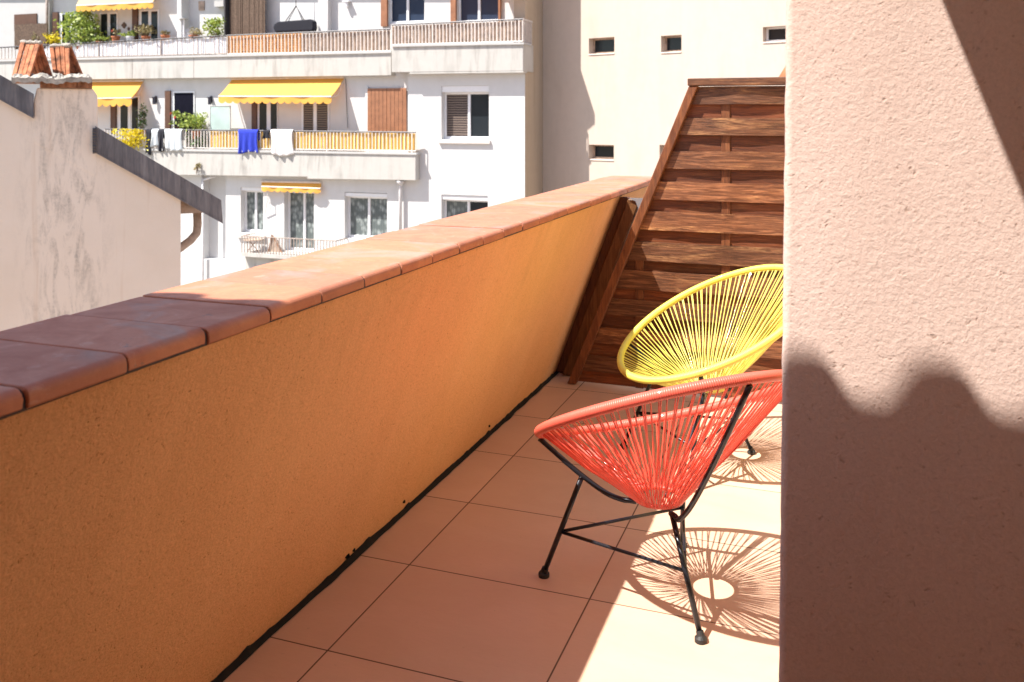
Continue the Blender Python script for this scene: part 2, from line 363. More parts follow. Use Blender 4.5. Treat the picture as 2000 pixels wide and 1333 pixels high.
M['wood'] = wood('stained_fence_wood', (.105, .042, .020), (.25, .112, .055))
M['woodback'] = wood('fence_back_board_wood', (.11, .034, .014), (.19, .062, .024), .25)
M['woodv'] = wood('upright_fence_wood', (.14, .047, .019), (.23, .085, .033), .2, (30, 30, 2.5))
M['woodpost'] = wood('varnished_post_wood', (.20, .085, .028), (.33, .155, .055), .3, (24, 24, 2.0))

def cord(name, c, rough=.35):
    m, nt, p = newmat(name); p.inputs['Roughness'].default_value = rough
    g = nt.nodes.new('ShaderNodeNewGeometry'); col = ramp(nt, g.outputs['Random Per Island'], [(0, sc(c, .85)), (1, sc(c, 1.0))])
    nt.links.new(col, p.inputs['Base Color']); p.inputs['Coat Weight'].default_value = .6
    tr = nt.nodes.new('ShaderNodeBsdfTranslucent'); nt.links.new(col, tr.inputs[0])
    ms = nt.nodes.new('ShaderNodeMixShader'); ms.inputs[0].default_value = .22
    nt.links.new(p.outputs[0], ms.inputs[1]); nt.links.new(tr.outputs[0], ms.inputs[2]); nt.links.new(ms.outputs[0], nt.nodes['Material Output'].inputs[0])
    return m
M['redcord'] = cord('red_pvc_cord', (.92, .095, .05)); M['yelcord'] = cord('yellow_pvc_cord', (.88, .80, .15))
def wrap(name, c):
    m = plain(name, c, .38, 0, .05, 20); nt = m.node_tree; p = nt.nodes['Principled BSDF']; p.inputs['Coat Weight'].default_value = .2
    uv = nt.nodes.new('ShaderNodeAttribute'); uv.attribute_name = 'along'
    fr = math_(nt, 'FRACT', uv.outputs['Fac']); h = math_(nt, 'SINE', math_(nt, 'MULTIPLY', fr, math.pi))
    bump(nt, p, math_(nt, 'POWER', h, .5), .7, .002); return m
M['redwrap'] = wrap('red_wrapped_rim', (.88, .14, .095)); M['yelwrap'] = wrap('yellow_wrapped_rim', (.86, .79, .13))
M['chairsteel'] = plain('black_powder_coat', (.022, .025, .033), .28, .3, .1, 20)

# ------------------------------------------------------------------ wall with openings
def wall_holes(mb, P, rect, holes, depth):
    """P(s, z, d) -> point ; d grows into the wall"""
    x0, z0, x1, z1 = rect
    xs = sorted({x0, x1, *[h[0] for h in holes], *[h[2] for h in holes]}); zs = sorted({z0, z1, *[h[1] for h in holes], *[h[3] for h in holes]})
    xs = [x for x in xs if x0 <= x <= x1]; zs = [z for z in zs if z0 <= z <= z1]
    for a, b in zip(xs, xs[1:]):
        for c, d in zip(zs, zs[1:]):
            mx, mz = (a + b) / 2, (c + d) / 2
            if any(h[0] < mx < h[2] and h[1] < mz < h[3] for h in holes): continue
            mb.poly([P(a, c, 0), P(b, c, 0), P(b, d, 0), P(a, d, 0)])
    for h in holes:
        a, c, b, d = h
        mb.poly([P(a, c, 0), P(a, c, depth), P(a, d, depth), P(a, d, 0)]); mb.poly([P(b, c, 0), P(b, d, 0), P(b, d, depth), P(b, c, depth)])
        mb.poly([P(a, c, 0), P(b, c, 0), P(b, c, depth), P(a, c, depth)]); mb.poly([P(a, d, 0), P(a, d, depth), P(b, d, depth), P(b, d, 0)])
        mb.poly([P(a, c, depth), P(b, c, depth), P(b, d, depth), P(a, d, depth)])
    mb.poly([P(x0, z0, 0), P(x0, z1, 0), P(x0, z1, .6), P(x0, z0, .6)]); mb.poly([P(x1, z0, 0), P(x1, z0, .6), P(x1, z1, .6), P(x1, z1, 0)])
    mb.poly([P(x0, z1, 0), P(x1, z1, 0), P(x1, z1, .6), P(x0, z1, .6)]); mb.poly([P(x0, z0, .6), P(x1, z0, .6), P(x1, z1, .6), P(x0, z1, .6)])

# ================================================================== TERRACE
g = MB(); g.box(-140, -60, -9.2, 140, 160, -9.0); tag(g.build('ground', M['asphalt']), kind='structure')
fl = MB(); fl.box(-1.60, -2.4, -.12, 1.3, 5.9, 0); tag(fl.build('floor', M['floor']), kind='structure')

# ---- parapet : leaning inwards over the terrace
XI, ZT = -1.16, 1.0625; XO, ZC = -1.486, 1.096; XB = -1.555; YE = 6.2
par = empty('parapet_wall', (XB, 2.5, 0), 'orange rendered parapet leaning inwards along the left of the terrace, capped with terracotta tiles', 'wall')
def lean(z): return XB + (XI - XB) * z / ZT
b = MB()
b.prism([(XB, -2.4, 0), (XI, -2.4, ZT), (-1.46, -2.4, ZT), (-1.85, -2.4, 0), (-2.2, -2.4, -9), (XB, -2.4, -9)], (0, YE + 2.4, 0))
b.build('wall', M['parapet'], par)
# irregular black bitumen joint at the foot
b = MB(); n = 420; e = []
for i in range(n + 1):
    y = -2.2 + i * 7.4 / n
    e.append((y, .013 + .008 * noise.noise((y * 2.1, 0, 0)) + .006 * noise.noise((y * 9, 3, 0)), .010 + .016 * max(0, noise.noise((y * 3.1, 7, 0))) + .018 * max(0, noise.noise((y * 19, 5, 0)))))
for (y0, w0, h0), (y1, w1, h1) in zip(e, e[1:]):
    b.poly([(lean(h0) + .001, y0, h0), (lean(h1) + .001, y1, h1), (XB + .012, y1, h1 * .5 + .004), (XB + .012, y0, h0 * .5 + .004)])
    b.poly([(XB + .012, y0, h0 * .5 + .004), (XB + .012, y1, h1 * .5 + .004), (XB + .012 + w1, y1, .0025), (XB + .012 + w0, y0, .0025)])
b.build('base_joint', M['bitumen'], par, smooth=True, recalc=True)
# crumbs of bitumen stuck on the wall
b = MB()
for y, z, r in ((3.02, .05, .006), (3.9, .05, .005), (2.62, .022, .01), (2.66, .025, .007)):
    for k in range(5):
        b.box(lean(z) + .001, y + random.uniform(-r, r), z + random.uniform(-r, r), lean(z) + .006, y + random.uniform(r * .3, r * 1.5), z + random.uniform(r * .3, r * 1.3))
b.build('bitumen_spot', M['bitumen'], par)
# coping : tiles with bull-nosed inner edge, open dark joints
P0, PY = 1.0015, .2045
def prof(k):                                        # section across x
    r = .017; pts = [(XO, ZC - .030), (XO, ZC)]
    xi = XI + .022
    for a in range(0, 7):
        t = math.pi / 2 * (1 - a / 6.); pts.append((xi - r + r * math.cos(t), ZC - r + r * math.sin(t)))
    pts += [(xi, ZC - .030), (xi - .005, ZC - .0335), (XI + .001, ZC - .0335)]
    return pts
for k in range(-16, 26):
    y0 = P0 + k * PY + .0033; y1 = P0 + (k + 1) * PY - .0033
    if y1 > YE: break
    dz = random.uniform(-.0013, .0013); dx = random.uniform(-.002, .002)
    b = MB(); pr = [(x + dx, y0 + random.uniform(0, .001), z + dz) for x, z in prof(k)]
    b.prism(pr, (0, y1 - y0, 0)); b.build('coping_tile', M['coping'], par, bevel=.0022, seg=2)
b = MB(); jp = [(x + (.006 if x < -1.3 else -.0035), z - .0035) for x, z in prof(0)]
b.prism([(x, -2.25, z) for x, z in jp], (0, YE + 2.2, 0)); b.build('joint_mortar', M['joint'], par)

# ---- own house : near wall stub, canopy, back wall, added bounce wall, tiled eave
house = empty('house', (1.2, -.6, 0), 'pink rendered house wall with a sharp edge at the right of the terrace', 'house')
YW = 1.681
def xl(z): return -.0984 + .0108 * (z - .48)
b = MB()
NZ = 90
def corner(i, j):
    z = -.02 + j * 2.42; x = xl(z) + .0016 * noise.noise((z * 22, 0, 0)) + .0012 * noise.noise((z * 60, 9, 0)); r = .014
    pth = [(x, YW + .26), (x, YW + .05), (x, YW + r)] + [(x + r - r * math.cos(a), YW + r - r * math.sin(a)) for a in (R(22), R(45), R(68), R(90))] + [(x + .2, YW), (x + .4, YW), (.55, YW), (.55, YW + .26)]
    q = pth[int(round(i * (len(pth) - 1)))]; return (q[0], q[1], z)
b.grid(corner, 10, NZ)
wl = b.build('wall', M['nearwall'], house, smooth=True)
b = MB(); b.prism([(-.085, 1.681, 2.4), (-.37, .4, 2.4), (.9, .4, 2.4), (.9, 1.95, 2.4), (-.085, 1.95, 2.4)], (0, 0, .10)); b.build('canopy', M['woodv'], house)
b = MB(); b.box(-2.2, -1.2, -9, 1.3, -.95, 3.7); b.build('rear_wall', M['housewall'], house)
b = MB(); b.box(1.05, -2.4, .0, 1.3, 5.9, 2.75); b.build('side_wall', M['bouncewall'], house)  # unseen wall, added to bounce warm sunlight onto the parapet
b = MB(); b.box(-1.54, -2.39, -9, 1.29, 5.89, -.125); b.build('lower_storeys', M['housewall'], house)
ET = 2.4; EY, EZ, TP, TX = YW - SY * ET, 1.0 + ET, .2195, -.057 - SX * ET
b = MB()
def tw(x, y):
    c = .5 + .5 * math.cos(2 * math.pi * (x - TX) / TP); c = .5 + .5 * math.sin(math.pi / 2 * (2 * c - 1)); return EZ - .006 + .078 * c + (EY - y) * .42
nx = int(12 / TP * 20)
b.grid(lambda i, j: (-7 + 12 * i, EY - 2.4 * j, tw(-7 + 12 * i, EY - 2.4 * j)), nx, 1)
b.build('roof_tiles', M['rooftile'], house, smooth=True, solid=.014)
b = MB(); b.prism([(-7, EY - .04, EZ - .06), (-7, EY - 2.4, EZ - .06 + 2.36 * .42), (-7, EY - 2.4, EZ - .2 + 2.36 * .42), (-7, EY - .04, EZ - .2)], (12, 0, 0)); b.build('roof_deck', M['bamboo'], house)

# ---- wooden privacy fence
FY = 4.86
fence = empty('privacy_fence', (A(1300, 750, FY).x, FY, 0), 'brown stained wooden privacy screen with sloping left edge at the end of the terrace', 'fence')
def fe(v): return 1352 + (1121 - 1352) * (v - 170) / (746 - 170)     # slanting edge
XR = .9
def zrow(v): return A(1300, v, FY).z
def xedge(z):
    v = 231 + (1.5 - z) / (1.5 - zrow(500)) * 269; return A(fe(v), v, FY).x
rows = [(171, 205), (231, 264), (295, 329), (355, 390), (414, 450), (474, 511), (531, 568), (589, 622), (648, 680), (706, 738)]
for i, (va, vb) in enumerate(rows):
    zt, zb = zrow(va), zrow(vb); b = MB(); bow = .009
    x0t, x0b = xedge(zt) + .03, xedge(zb) + .03
    n = 14; pts_t = []; pts_b = []
    for k in range(n + 1):
        t = k / n; s = FY - .019 - bow * math.sin(math.pi * 3 * t) ** 2
        w = .0016 * noise.noise((t * 5, i, 0)); pts_t.append((x0t + (XR - x0t) * t, s, zt + w)); pts_b.append((x0b + (XR - x0b) * t, s, zb + w))
    for k in range(n):
        b.prism([pts_t[k], pts_t[k + 1], pts_b[k + 1], pts_b[k]], (0, .008, 0))
    b.build('front_board', M['wood'], fence)
    nv = rows[i + 1][0] if i + 1 < len(rows) else 752
    z1, z0 = zrow(vb - 6), zrow(nv + 5) if i + 1 < len(rows) else .012
    b = MB(); b.prism([(xedge(z1) + .02, FY, z1), (XR, FY, z1), (XR, FY, z0), (xedge(z0) + .02, FY, z0)], (0, .012, 0))
    b.build('back_board', M['woodback'], fence)
for uu, vt in ((1409, 172), (1241, 500)):
    xa = A(uu, 450, FY).x; zt = zrow(vt); b = MB(); b.box(xa, FY - .009, .01, xa + .047, FY - .0005, zt); b.build('batten', M['woodv'], fence, bevel=.002)
xa = XR - .1; b = MB(); b.box(xa, FY - .009, .01, xa + .047, FY - .0005, zrow(172)); b.build('batten', M['woodv'], fence, bevel=.002)
zt = zrow(170); ztop = zrow(155)
b = MB(); x0, x1 = xedge(zt), xedge(0.004)
b.prism([(x0 - .012, FY - .045, zt), (x0 + .036, FY - .045, zt), (x1 + .046, FY - .045, .004), (x1 - .004, FY - .045, .004)], (0, .075, 0)); b.build('frame_beam', M['woodv'], fence, bevel=.004)
b = MB(); b.box(x0 - .018, FY - .050, zt + .001, XR, FY + .035, ztop); b.build('top_rail', M['wood'], fence, bevel=.004)
b = MB()
for i, (va, vb) in enumerate(rows):
    if i % 2 == 0:
        p = A(1414, (va + vb) / 2 + 8, FY); b = MB(); b.box(p.x, FY - .022, p.z - .003, p.x + .006, FY - .018, p.z + .003); b.build('screw_head', M['screw'], fence)
# beam along the parapet end
post = empty('wall_end_beam', (XB + .05, 5.0, 0), 'varnished wooden beam leaning along the end of the orange parapet beside the screen', 'beam')
def lw(z, o): return lean(z) + o
Y2 = 4.97
b = MB(); b.prism([(lw(1.05, .055), Y2, 1.04), (lw(1.05, .125), Y2, 1.04), (lw(0, .125), Y2, .004), (lw(0, .055), Y2, .004)], (0, .09, 0)); b.build('beam', M['woodpost'], post, bevel=.005)
b = MB(); b.prism([(lw(1.05, .0), Y2 + .045, 1.045), (lw(1.05, .05), Y2 + .045, 1.045), (lw(0, .05), Y2 + .045, .004), (lw(0, .0), Y2 + .045, .004)], (0, .05, 0)); b.build('dark_board', M['woodv'], post, bevel=.003)
b = MB(); b.prism([(lw(1.05, .127), Y2 + .01, 1.04), (lw(1.05, .134), Y2 + .01, 1.04), (lw(0, .134), Y2 + .01, .004), (lw(0, .127), Y2 + .01, .004)], (0, .05, 0)); b.build('metal_strip', M['zincpale'], post)
b = MB(); b.prism([(lw(1.05, .06), Y2 - .012, 1.048), (lw(1.05, .19), Y2 - .012, 1.048), (lw(.9, .185), Y2 - .012, .96), (lw(1.0, .12), Y2 - .012, 1.03)], (0, .006, 0)); b.build('flashing', M['zincpale'], post)

# ---- string chairs
a_, b_, tau, cf, cz, hr, bend, egg = .380, .460, .448, -.030, .609, .325, .004, -.022
def rim(t):
    f = b_ * math.cos(t); l = a_ * math.sin(t) * (1 + egg * math.cos(t)); n_ = bend * math.cos(t) ** 2
    return Vector((cf + f * math.cos(tau) + n_ * math.sin(tau), l, cz - f * math.sin(tau) + n_ * math.cos(tau)))
RR = .072
def ringp(t, dz=0, r=RR): return Vector((r * math.cos(t), r * math.sin(t), hr + dz))
def make_chair(name, loc, yaw, label, mc, mw, seed):
    rnd = random.Random(seed)
    t = empty(name, (0, 0, 0), label, 'chair', 'string chairs on the terrace')
    # wrapped rim, with a winding count stored for the bump
    n = 220; pts = [rim(2 * math.pi * i / n) for i in range(n)]; b = MB(); b.tube(pts, .0155, 12, closed=True)
    o = b.build('rim', mw, t, smooth=True, recalc=True); at = o.data.attributes.new('along', 'FLOAT', 'POINT')
    acc = 0; L = []
    for i in range(n): L.append(acc); acc += (pts[(i + 1) % n] - pts[i]).length
    for i in range(n):
        for k in range(12): at.data[i * 12 + k].value = L[i] / .0062
    b = MB(); nc = 106
    for i in range(nc):
        th = 2 * math.pi * (i + .5) / nc
        for s_, off in ((1, .0), (-1, .35)):
            if s_ < 0 and i % 2: continue
            a = th + off * 2 * math.pi / nc * .9 + rnd.uniform(-.003, .003); p0 = rim(a); ra = a + s_ * .10 + rnd.uniform(-.015, .015)
            p1 = ringp(ra, -.004 if s_ > 0 else .006, RR + (.004 if s_ > 0 else -.002)); q = p0.lerp(p1, .5)
            q.z -= .006 + rnd.uniform(0, .006) * (s_ > 0); 
            b.tube([p0, p0.lerp(p1, .25) - Vector((0, 0, .005)), q, p0.lerp(p1, .75) - Vector((0, 0, .004)), p1], .0022, 6, caps=False)
    b.build('cord_seat', mc, t, smooth=True)
    b = MB(); b.tube([ringp(2 * math.pi * i / 40) for i in range(40)], .008, 8, closed=True); b.build('base_ring', mc, t, smooth=True)
    ribs = {}
    for th in (math.pi, R(52), R(-52)):
        top = rim(th); out = Vector((top.x, top.y, 0)).normalized(); top = top + out * .008 - Vector((0, 0, .016))
        k = ringp(th, -.016, RR + .045) ; e = ringp(th, -.022, RR - .004)
        pth = [top, top.lerp(k, .5) + out * .012 - Vector((0, 0, .010)), top.lerp(k, .84) + out * .012 - Vector((0, 0, .012)), k + out * .0 - Vector((0, 0, .004)), k.lerp(e, .5) - Vector((0, 0, .002)), e]
        # smooth the bend
        P2 = []
        for i in range(len(pth) - 1):
            for s in range(5):
                u = s / 5; pa = pth[max(i - 1, 0)]; pb = pth[i]; pc = pth[i + 1]; pd = pth[min(i + 2, len(pth) - 1)]
                P2.append(.5 * ((2 * pb) + (pc - pa) * u + (2 * pa - 5 * pb + 4 * pc - pd) * u * u + (3 * pb - pa - 3 * pc + pd) * u ** 3))
        P2.append(pth[-1]); b = MB(); b.tube(P2, .0085, 8); b.build('frame_rib', M['chairsteel'], t, smooth=True); ribs[th] = P2
    feet = {math.pi: Vector((-.227, 0, 0)), R(52): Vector((.275, .265, 0)), R(-52): Vector((.275, -.265, 0))}
    mid = {}
    for th, f in feet.items():
        top = ribs[th][-3] if th == math.pi else ribs[th][6]
        bt = f + Vector((0, 0, .012)); b = MB(); b.tube([top, bt], .0085, 10); lg = b.build('leg', M['chairsteel'], t, smooth=True)
        b = MB(); d = (top - bt).normalized(); b.tube([f + Vector((0, 0, .0)), f + Vector((0, 0, .012)), f + Vector((0, 0, .016)) + d * .001, f + Vector((0, 0, .016)) + d * .014], [.018, .018, .0115, .0110], 14)
        b.build('rubber_foot', M['rubber'], lg, smooth=False)
        s = (.165 - bt.z) / (top.z - bt.z); mid[th] = bt.lerp(top, s)
    for p, q in ((math.pi, R(52)), (R(52), R(-52)), (R(-52), math.pi)):
        b = MB(); b.tube([mid[p], mid[q]], .0055, 8); b.build('stretcher', M['chairsteel'], t, smooth=True)
    t.location = loc; t.rotation_euler = (0, 0, yaw); return t
make_chair('string_chair', (-.517, 2.749, 0), 2.311, 'red string chair standing in front, seen from behind, half in the sun', M['redcord'], M['redwrap'], 1)
make_chair('string_chair', (-.527, 3.955, 0), -2.429, 'yellow string chair standing farther back against the wooden screen', M['yelcord'], M['yelwrap'], 2)

# ================================================================== GABLE HOUSE ON THE LEFT
GY = 8.5
gh = empty('gable_house', (A(200, 300, GY).x, GY, -9), 'beige rendered gable house with stained wall and grey flashed roof edge at the left', 'house')
GA = R(46.8); GD = Vector((math.cos(GA), math.sin(GA), 0)); GN = Vector((-math.sin(GA), math.cos(GA), 0)); GO = Vector((A(353, 400, GY).x, GY, 0))
def G(u, v, Y=8.5):                                  # direction -> local point on the gable face moved Y - GY inwards
    U = (u - 1000) / F; dx, dy = U * CT - ST, U * ST + CT; o = GO + GN * (Y - GY)
    det = -dx * GD.y + dy * GD.x; t = (-o.x * GD.y + o.y * GD.x) / det; s_ = (dx * o.y - dy * o.x) / det
    return Vector((s_, Y, 1.5 - (v - 231) / F * t))
def gw(b):                                           # local -> world
    b.v = [GO + GD * p.x + GN * (p.y - GY) + Vector((0, 0, p.z)) for p in b.v]; return b
xr = G(353, 400, GY).x; xl_ = -22
pa, pb = G(0, 190), G(352, 386)
sl = (pb.z - pa.z) / (pb.x - pa.x)
def rk(x): return pa.z + (x - pa.x) * sl            # underside line of the verge
b = MB(); b.prism([(xl_, GY, -9), (xr, GY, -9), (xr, GY, rk(xr)), (xl_, GY, rk(xl_))], (0, 5, 0)); gw(b).build('wall', M['gable'], gh)
xe = G(434, 400, GY).x
b = MB(); th = .30
x2 = G(186, 0, GY).x; x3 = G(66, 0, GY).x
def verge(xa, xb, e=0):
    bb = MB(); bb.prism([(xa, GY - .05, rk(xa) - .02), (xb, GY - .05, rk(xb) - .02), (xb + e, GY - .05, rk(xb + e) + th - .06), (xa, GY - .05, rk(xa) + th - .03)], (0, .07, 0))
    bb.prism([(xa, GY - .062, rk(xa) - .03), (xb, GY - .062, rk(xb) - .03), (xb, GY - .062, rk(xb) - .012), (xa, GY - .062, rk(xa) - .012)], (0, .06, 0))
    return bb
gw(verge(x2, xe, -.02)).build('verge_flashing', M['zinc'], gh); gw(verge(xl_, x3)).build('verge_flashing', M['zinc'], gh)
b = MB(); b.prism([(xl_, GY + .03, rk(xl_) + .04), (xe, GY + .03, rk(xe) + .04), (xe, GY + .03, rk(xe) + .14), (xl_, GY + .03, rk(xl_) + .14)], (0, 5, 0)); gw(b).build('roof', M['rooftile'], gh)
b = MB(); b.prism([(xr + .003, GY + .1, rk(xr) + .035), (xe - .12, GY + .1, rk(xe - .12) + .035), (xr + .34, GY + .1, rk(xr) - .20), (xr + .003, GY + .1, rk(xr) - .20)], (0, 4.8, 0)); gw(b).build('eave_soffit', M['pipe'], gh)
gp = [G(385, 408, GY + .3), G(386, 440, GY + .3), G(384, 456, GY + .3), G(372, 470, GY + .3), G(352, 485, GY + .3), G(330, 497, GY + .3)]
b = MB(); b.tube(gp, .05, 12); gw(b).build('downpipe', M['pipe'], gh, smooth=True)
# chimney : stack > cap slab > clay tents
st = MB(); xa, xb = G(66, 0, GY - .04).x, G(191, 0, GY - .04).x; zt_ = G(120, 178).z
st.prism([(xa - .0, GY - .003, rk(xa) - .3), (xb, GY - .003, rk(xb) - .3), (xb, GY - .003, zt_ - .05), (xb - .05, GY - .003, zt_ + .03), (xa + .03, GY - .003, zt_ + .03), (xa, GY - .003, zt_ - .1)], (0, .7, 0))
xm = G(183, 0, GY - .04).x
ec = MB()
for k in range(9):
    q = Vector((x2 - .004, GY - .06, rk(x2) - .02 + k * th / 9.5)); ec.tube([q + Vector((-.025, 0, 0)), q + Vector((.012, 0, .004))], random.uniform(.016, .024), 7)
gw(ec).build('flashing_end', M['iron'], gh)
stack = gw(st).build('chimney', M['gable'], gh, bevel=.01)
b = MB()
for k in range(26):
    xk = xa + .06 + (xb - xa - .12) * (k / 26.); w = (xb - xa) / 26 * random.uniform(.8, 1)
    b.box(xk, GY - .05 - random.uniform(0, .02), zt_ + .032, xk + w, GY + .76, zt_ + .032 + random.uniform(.085, .105))
gw(b).build('brick_course', M['brick'], stack)
b = MB(); x0 = G(24, 0, GY - .1).x; x1 = G(178, 0, GY - .1).x
def sl_(i, j):
    x = x0 + (x1 - x0) * i; y = GY - .12 + .95 * j; e = min(i, 1 - i, j, 1 - j)
    return (x + .03 * noise.noise((x * 5, y * 5, 0)), y, zt_ + .142 + (.03 + .05 * noise.noise((x * 21, y * 17, 2)) if e > 0 else .02 * noise.noise((x * 40, y * 30, 4))) + .02 * noise.noise((x * 5, y * 4, 1)))
b.grid(sl_, 30, 12); b.grid(lambda i, j: (sl_(i, 0)[0], sl_(i, 0)[1], sl_(i, 0)[2] - (.055 + .03 * noise.noise((i * 17, 0, 3))) * j), 30, 1); b.grid(lambda i, j: (sl_(1, i)[0], sl_(1, i)[1], sl_(1, i)[2] - .05 * j), 12, 1); b.grid(lambda i, j: (sl_(i, 0)[0], sl_(i, j)[1], zt_ + .10), 30, 1)
gw(b).build('mortar_bed', M['mortar'], stack, recalc=True)
def cowl(ap_, f1, f2, et, eb, y0, nb=4):
    """A-frame of clay planks: apex, near foot, far foot at the open end; et / eb carry apex and foot to the other end"""
    Pa, P1, P2 = G(*ap_, GY + y0 + .12), G(*f1, GY + y0), G(*f2, GY + y0 + .22)
    Qa, Q1 = G(ap_[0] + et[0], ap_[1] + et[1], GY + y0 + .30), G(f1[0] + eb[0], f1[1] + eb[1], GY + y0 + .18); Q2 = P2 + (Qa - Pa)
    cap = MB()
    for (T0, T1, B0, B1, off) in ((Pa, Qa, P1, Q1, Vector((-.012, -.03, 0))), (Pa, Qa, P2, Q2, Vector((.02, .02, 0)))):
        for k in range(nb):
            a, c = k / nb + .012, (k + 1) / nb - .012; o_ = off * random.uniform(.7, 1.5); up = Vector((0, 0, random.uniform(-.015, .015)))
            cap.prism([T0.lerp(T1, a) + up, T0.lerp(T1, c) + up, B0.lerp(B1, c) + up * .5, B0.lerp(B1, a) + up * .5], o_)
    gw(cap).build('clay_cowl', M['clay'], stack, bevel=.004)
    r_ = MB(); n_ = 10
    for k in range(n_):
        c_ = Pa.lerp(Qa, (k + .5) / n_); w = (Qa - Pa).length / n_ * .75; h = random.uniform(.018, .034)
        r_.tube([c_ + Vector((-w, .0, .012)), c_ + Vector((0, 0, .018)), c_ + Vector((w, .0, .012))], [h * .7, h, h * .7], 7)
    gw(r_).build('ridge_mortar', M['mortar'], stack, smooth=True)
cowl((80, 87), (60, 153), (102, 153), (-38, -1), (-35, -2), -.04); cowl((137, 92), (138, 150), (166, 161), (-38, 2), (-32, -8), .02)

# ================================================================== APARTMENT BUILDING
YB, YL, YS, YSL = 20.95, 21.2, 20.7, 20.95          # bay wall, loggia wall, slab fronts
ap = empty('apartment_building', (A(700, 400, YB).x, YB, -9), 'white apartment building with yellow awnings and railed balconies across the courtyard', 'building')
xS = A(1025, 0, YB).x; YC = 22.4
def PW(Y): return lambda s, z, d: (s, Y + d, z)
def hole(u0, v0, u1, v1, Y): return RC(u0, v0, u1, v1, Y)
def window(parent, u0, v0, u1, v1, Y, rec=.2, box=0, gl='glass', gl2=None, name='window', fw=.055, split=.5, mul=.07, bars=None):
    r = RC(u0, v0, u1, v1, Y); x0, z0, x1, z1 = r; yy = Y + rec; b = MB()
    if box: b.box(x0, Y + .03, z1 - box, x1, yy + .06, z1); z1 -= box
    xm_ = x0 + (x1 - x0) * split
    b.box(x0, yy, z0, x0 + fw, yy + .06, z1); b.box(x1 - fw, yy, z0, x1, yy + .06, z1)
    b.box(x0 + fw, yy, z1 - fw, x1 - fw, yy + .06, z1); b.box(x0 + fw, yy, z0, x1 - fw, yy + .06, z0 + fw * 1.3)
    b.box(xm_ - mul / 2, yy - .012, z0 + fw, xm_ + mul / 2, yy + .05, z1 - fw)
    f = b.build(name, M['frame'], parent, bevel=.006)
    for xa_, xb_, mm in ((x0 + fw, xm_ - mul / 2, gl), (xm_ + mul / 2, x1 - fw, gl2 or gl)):
        p = MB(); p.box(xa_, yy + .03, z0 + fw, xb_, yy + .036, z1 - fw); p.build('pane', M[mm], f)
    return f
# --- front wall of bay and lower floors
H = [hole(862, 168, 955, 273, YB), hole(862, 382, 953, 475, YB), hole(673, 377, 756, 468, YB), hole(555, 374, 613, 492, YB), hole(470, 367, 514, 456, YB), hole(395, 345, 441, 508, YB)]
xl0 = A(197, 0, YB).x; zlow = -9.0; zsl = A(900, 141, YB).z; xbay = A(797, 0, YB).x; zmid = A(600, 330, YB).z
b = MB(); wall_holes(b, PW(YB), (xbay, zmid, xS, zsl), [H[0]], .3); wall_holes(b, PW(YB), (xl0 - 4, zlow, xS, zmid), H[1:], .3)
b.build('front_wall', M['white'], ap)
b = MB(); b.box(xl0 - 6, YL, zmid, xbay + .02, YL + .3, A(500, 130, YL).z); b.build('loggia_wall', M['white'], ap)
xU = A(1040, 0, 21.45).x
ZU = A(700, 118, 21.45).z; ZR = A(700, -260, 21.45).z
hu = [hole(758, -90, 829, 46, 21.45), hole(893, -90, 974, 44, 21.45)]
b = MB(); wall_holes(b, PW(21.45), (xl0 - 9, ZU, xS, ZR), hu, .3); b.build('upper_wall', M['white'], ap)
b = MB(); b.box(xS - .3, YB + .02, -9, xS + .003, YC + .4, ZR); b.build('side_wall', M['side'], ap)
b = MB(); b.box(xl0 - 12, 21.9, -9, xS - .3, 27, ZR + .2); b.build('core', M['greywall'], ap)
# --- slabs
def slab(pts, Y, d, m='slab', name='balcony_slab'):
    q = MB(); q.prism([A(u, v, Y) for u, v in pts], (0, d, 0)); return q.build(name, M[m], ap, bevel=.01)
slab([(765, 91), (1022, 85), (1022, 139), (765, 142)], YS, .78)
slab([(-60, 120), (764, 103), (764, 148), (-60, 159)], YSL, .5)
slab([(180, 290), (812, 299), (812, 353), (600, 350), (600, 346), (180, 340)], YS, .48)
q = MB(); q.prism([A(1022, 139, YS), A(800, 142, YS), A(800, 145, YS), A(1022, 142, YS)], (0, .3, 0)); q.build('drip_edge', M['slab'], ap)
# cover strips on slab tops
for p_, Y, d in (([(765, 89), (1023, 83), (1023, 87), (765, 92)], YS - .04, .6), ([(-60, 118), (764, 100), (764, 104), (-60, 122)], YSL - .04, .4), ([(180, 289), (590, 295), (813, 300), (813, 303), (180, 293)], YS - .03, .35)):
    q = MB(); q.prism([A(u, v, Y) for u, v in p_], (0, d, 0)); q.build('slab_edging', M['greywall'], ap)
# next storey slab above the picture, shades the upper wall
q = MB(); q.prism([A(u, v, 20.9) for u, v in [(-60, -52), (440, -62), (440, -110), (-60, -110)]], (0, .7, 0)); q.build('balcony_slab', M['slab'], ap)
q = MB(); q.prism([A(u, v, 21.05) for u, v in [(440, -60), (960, -68), (960, -120), (440, -120)]], (0, .5, 0)); q.build('balcony_slab', M['slab'], ap)
q = MB(); q.prism([(A(955, 0, 21).x, 21.44, 5.42), (xS, 21.44, 5.42), (xS, 20.46, 4.93), (A(955, 0, 21).x, 20.46, 4.93)], (0, 0, .03)); q.prism([(A(955, 0, 21).x, 20.46, 4.93), (xS, 20.46, 4.93), (xS, 20.46, 4.70), (A(955, 0, 21).x, 20.46, 4.70)], (0, .01, 0)); q.build('awning', M['awning'], ap)
# joints in the slab face
for u in (258, 378):
    b = MB(); p0, p1 = A(u, 113, YSL - .002), A(u, 154, YSL - .002); b.box(p0.x, p0.y, p1.z, p0.x + .012, p0.y + .01, p0.z); b.build('slab_joint', M['dkbrown'], ap)

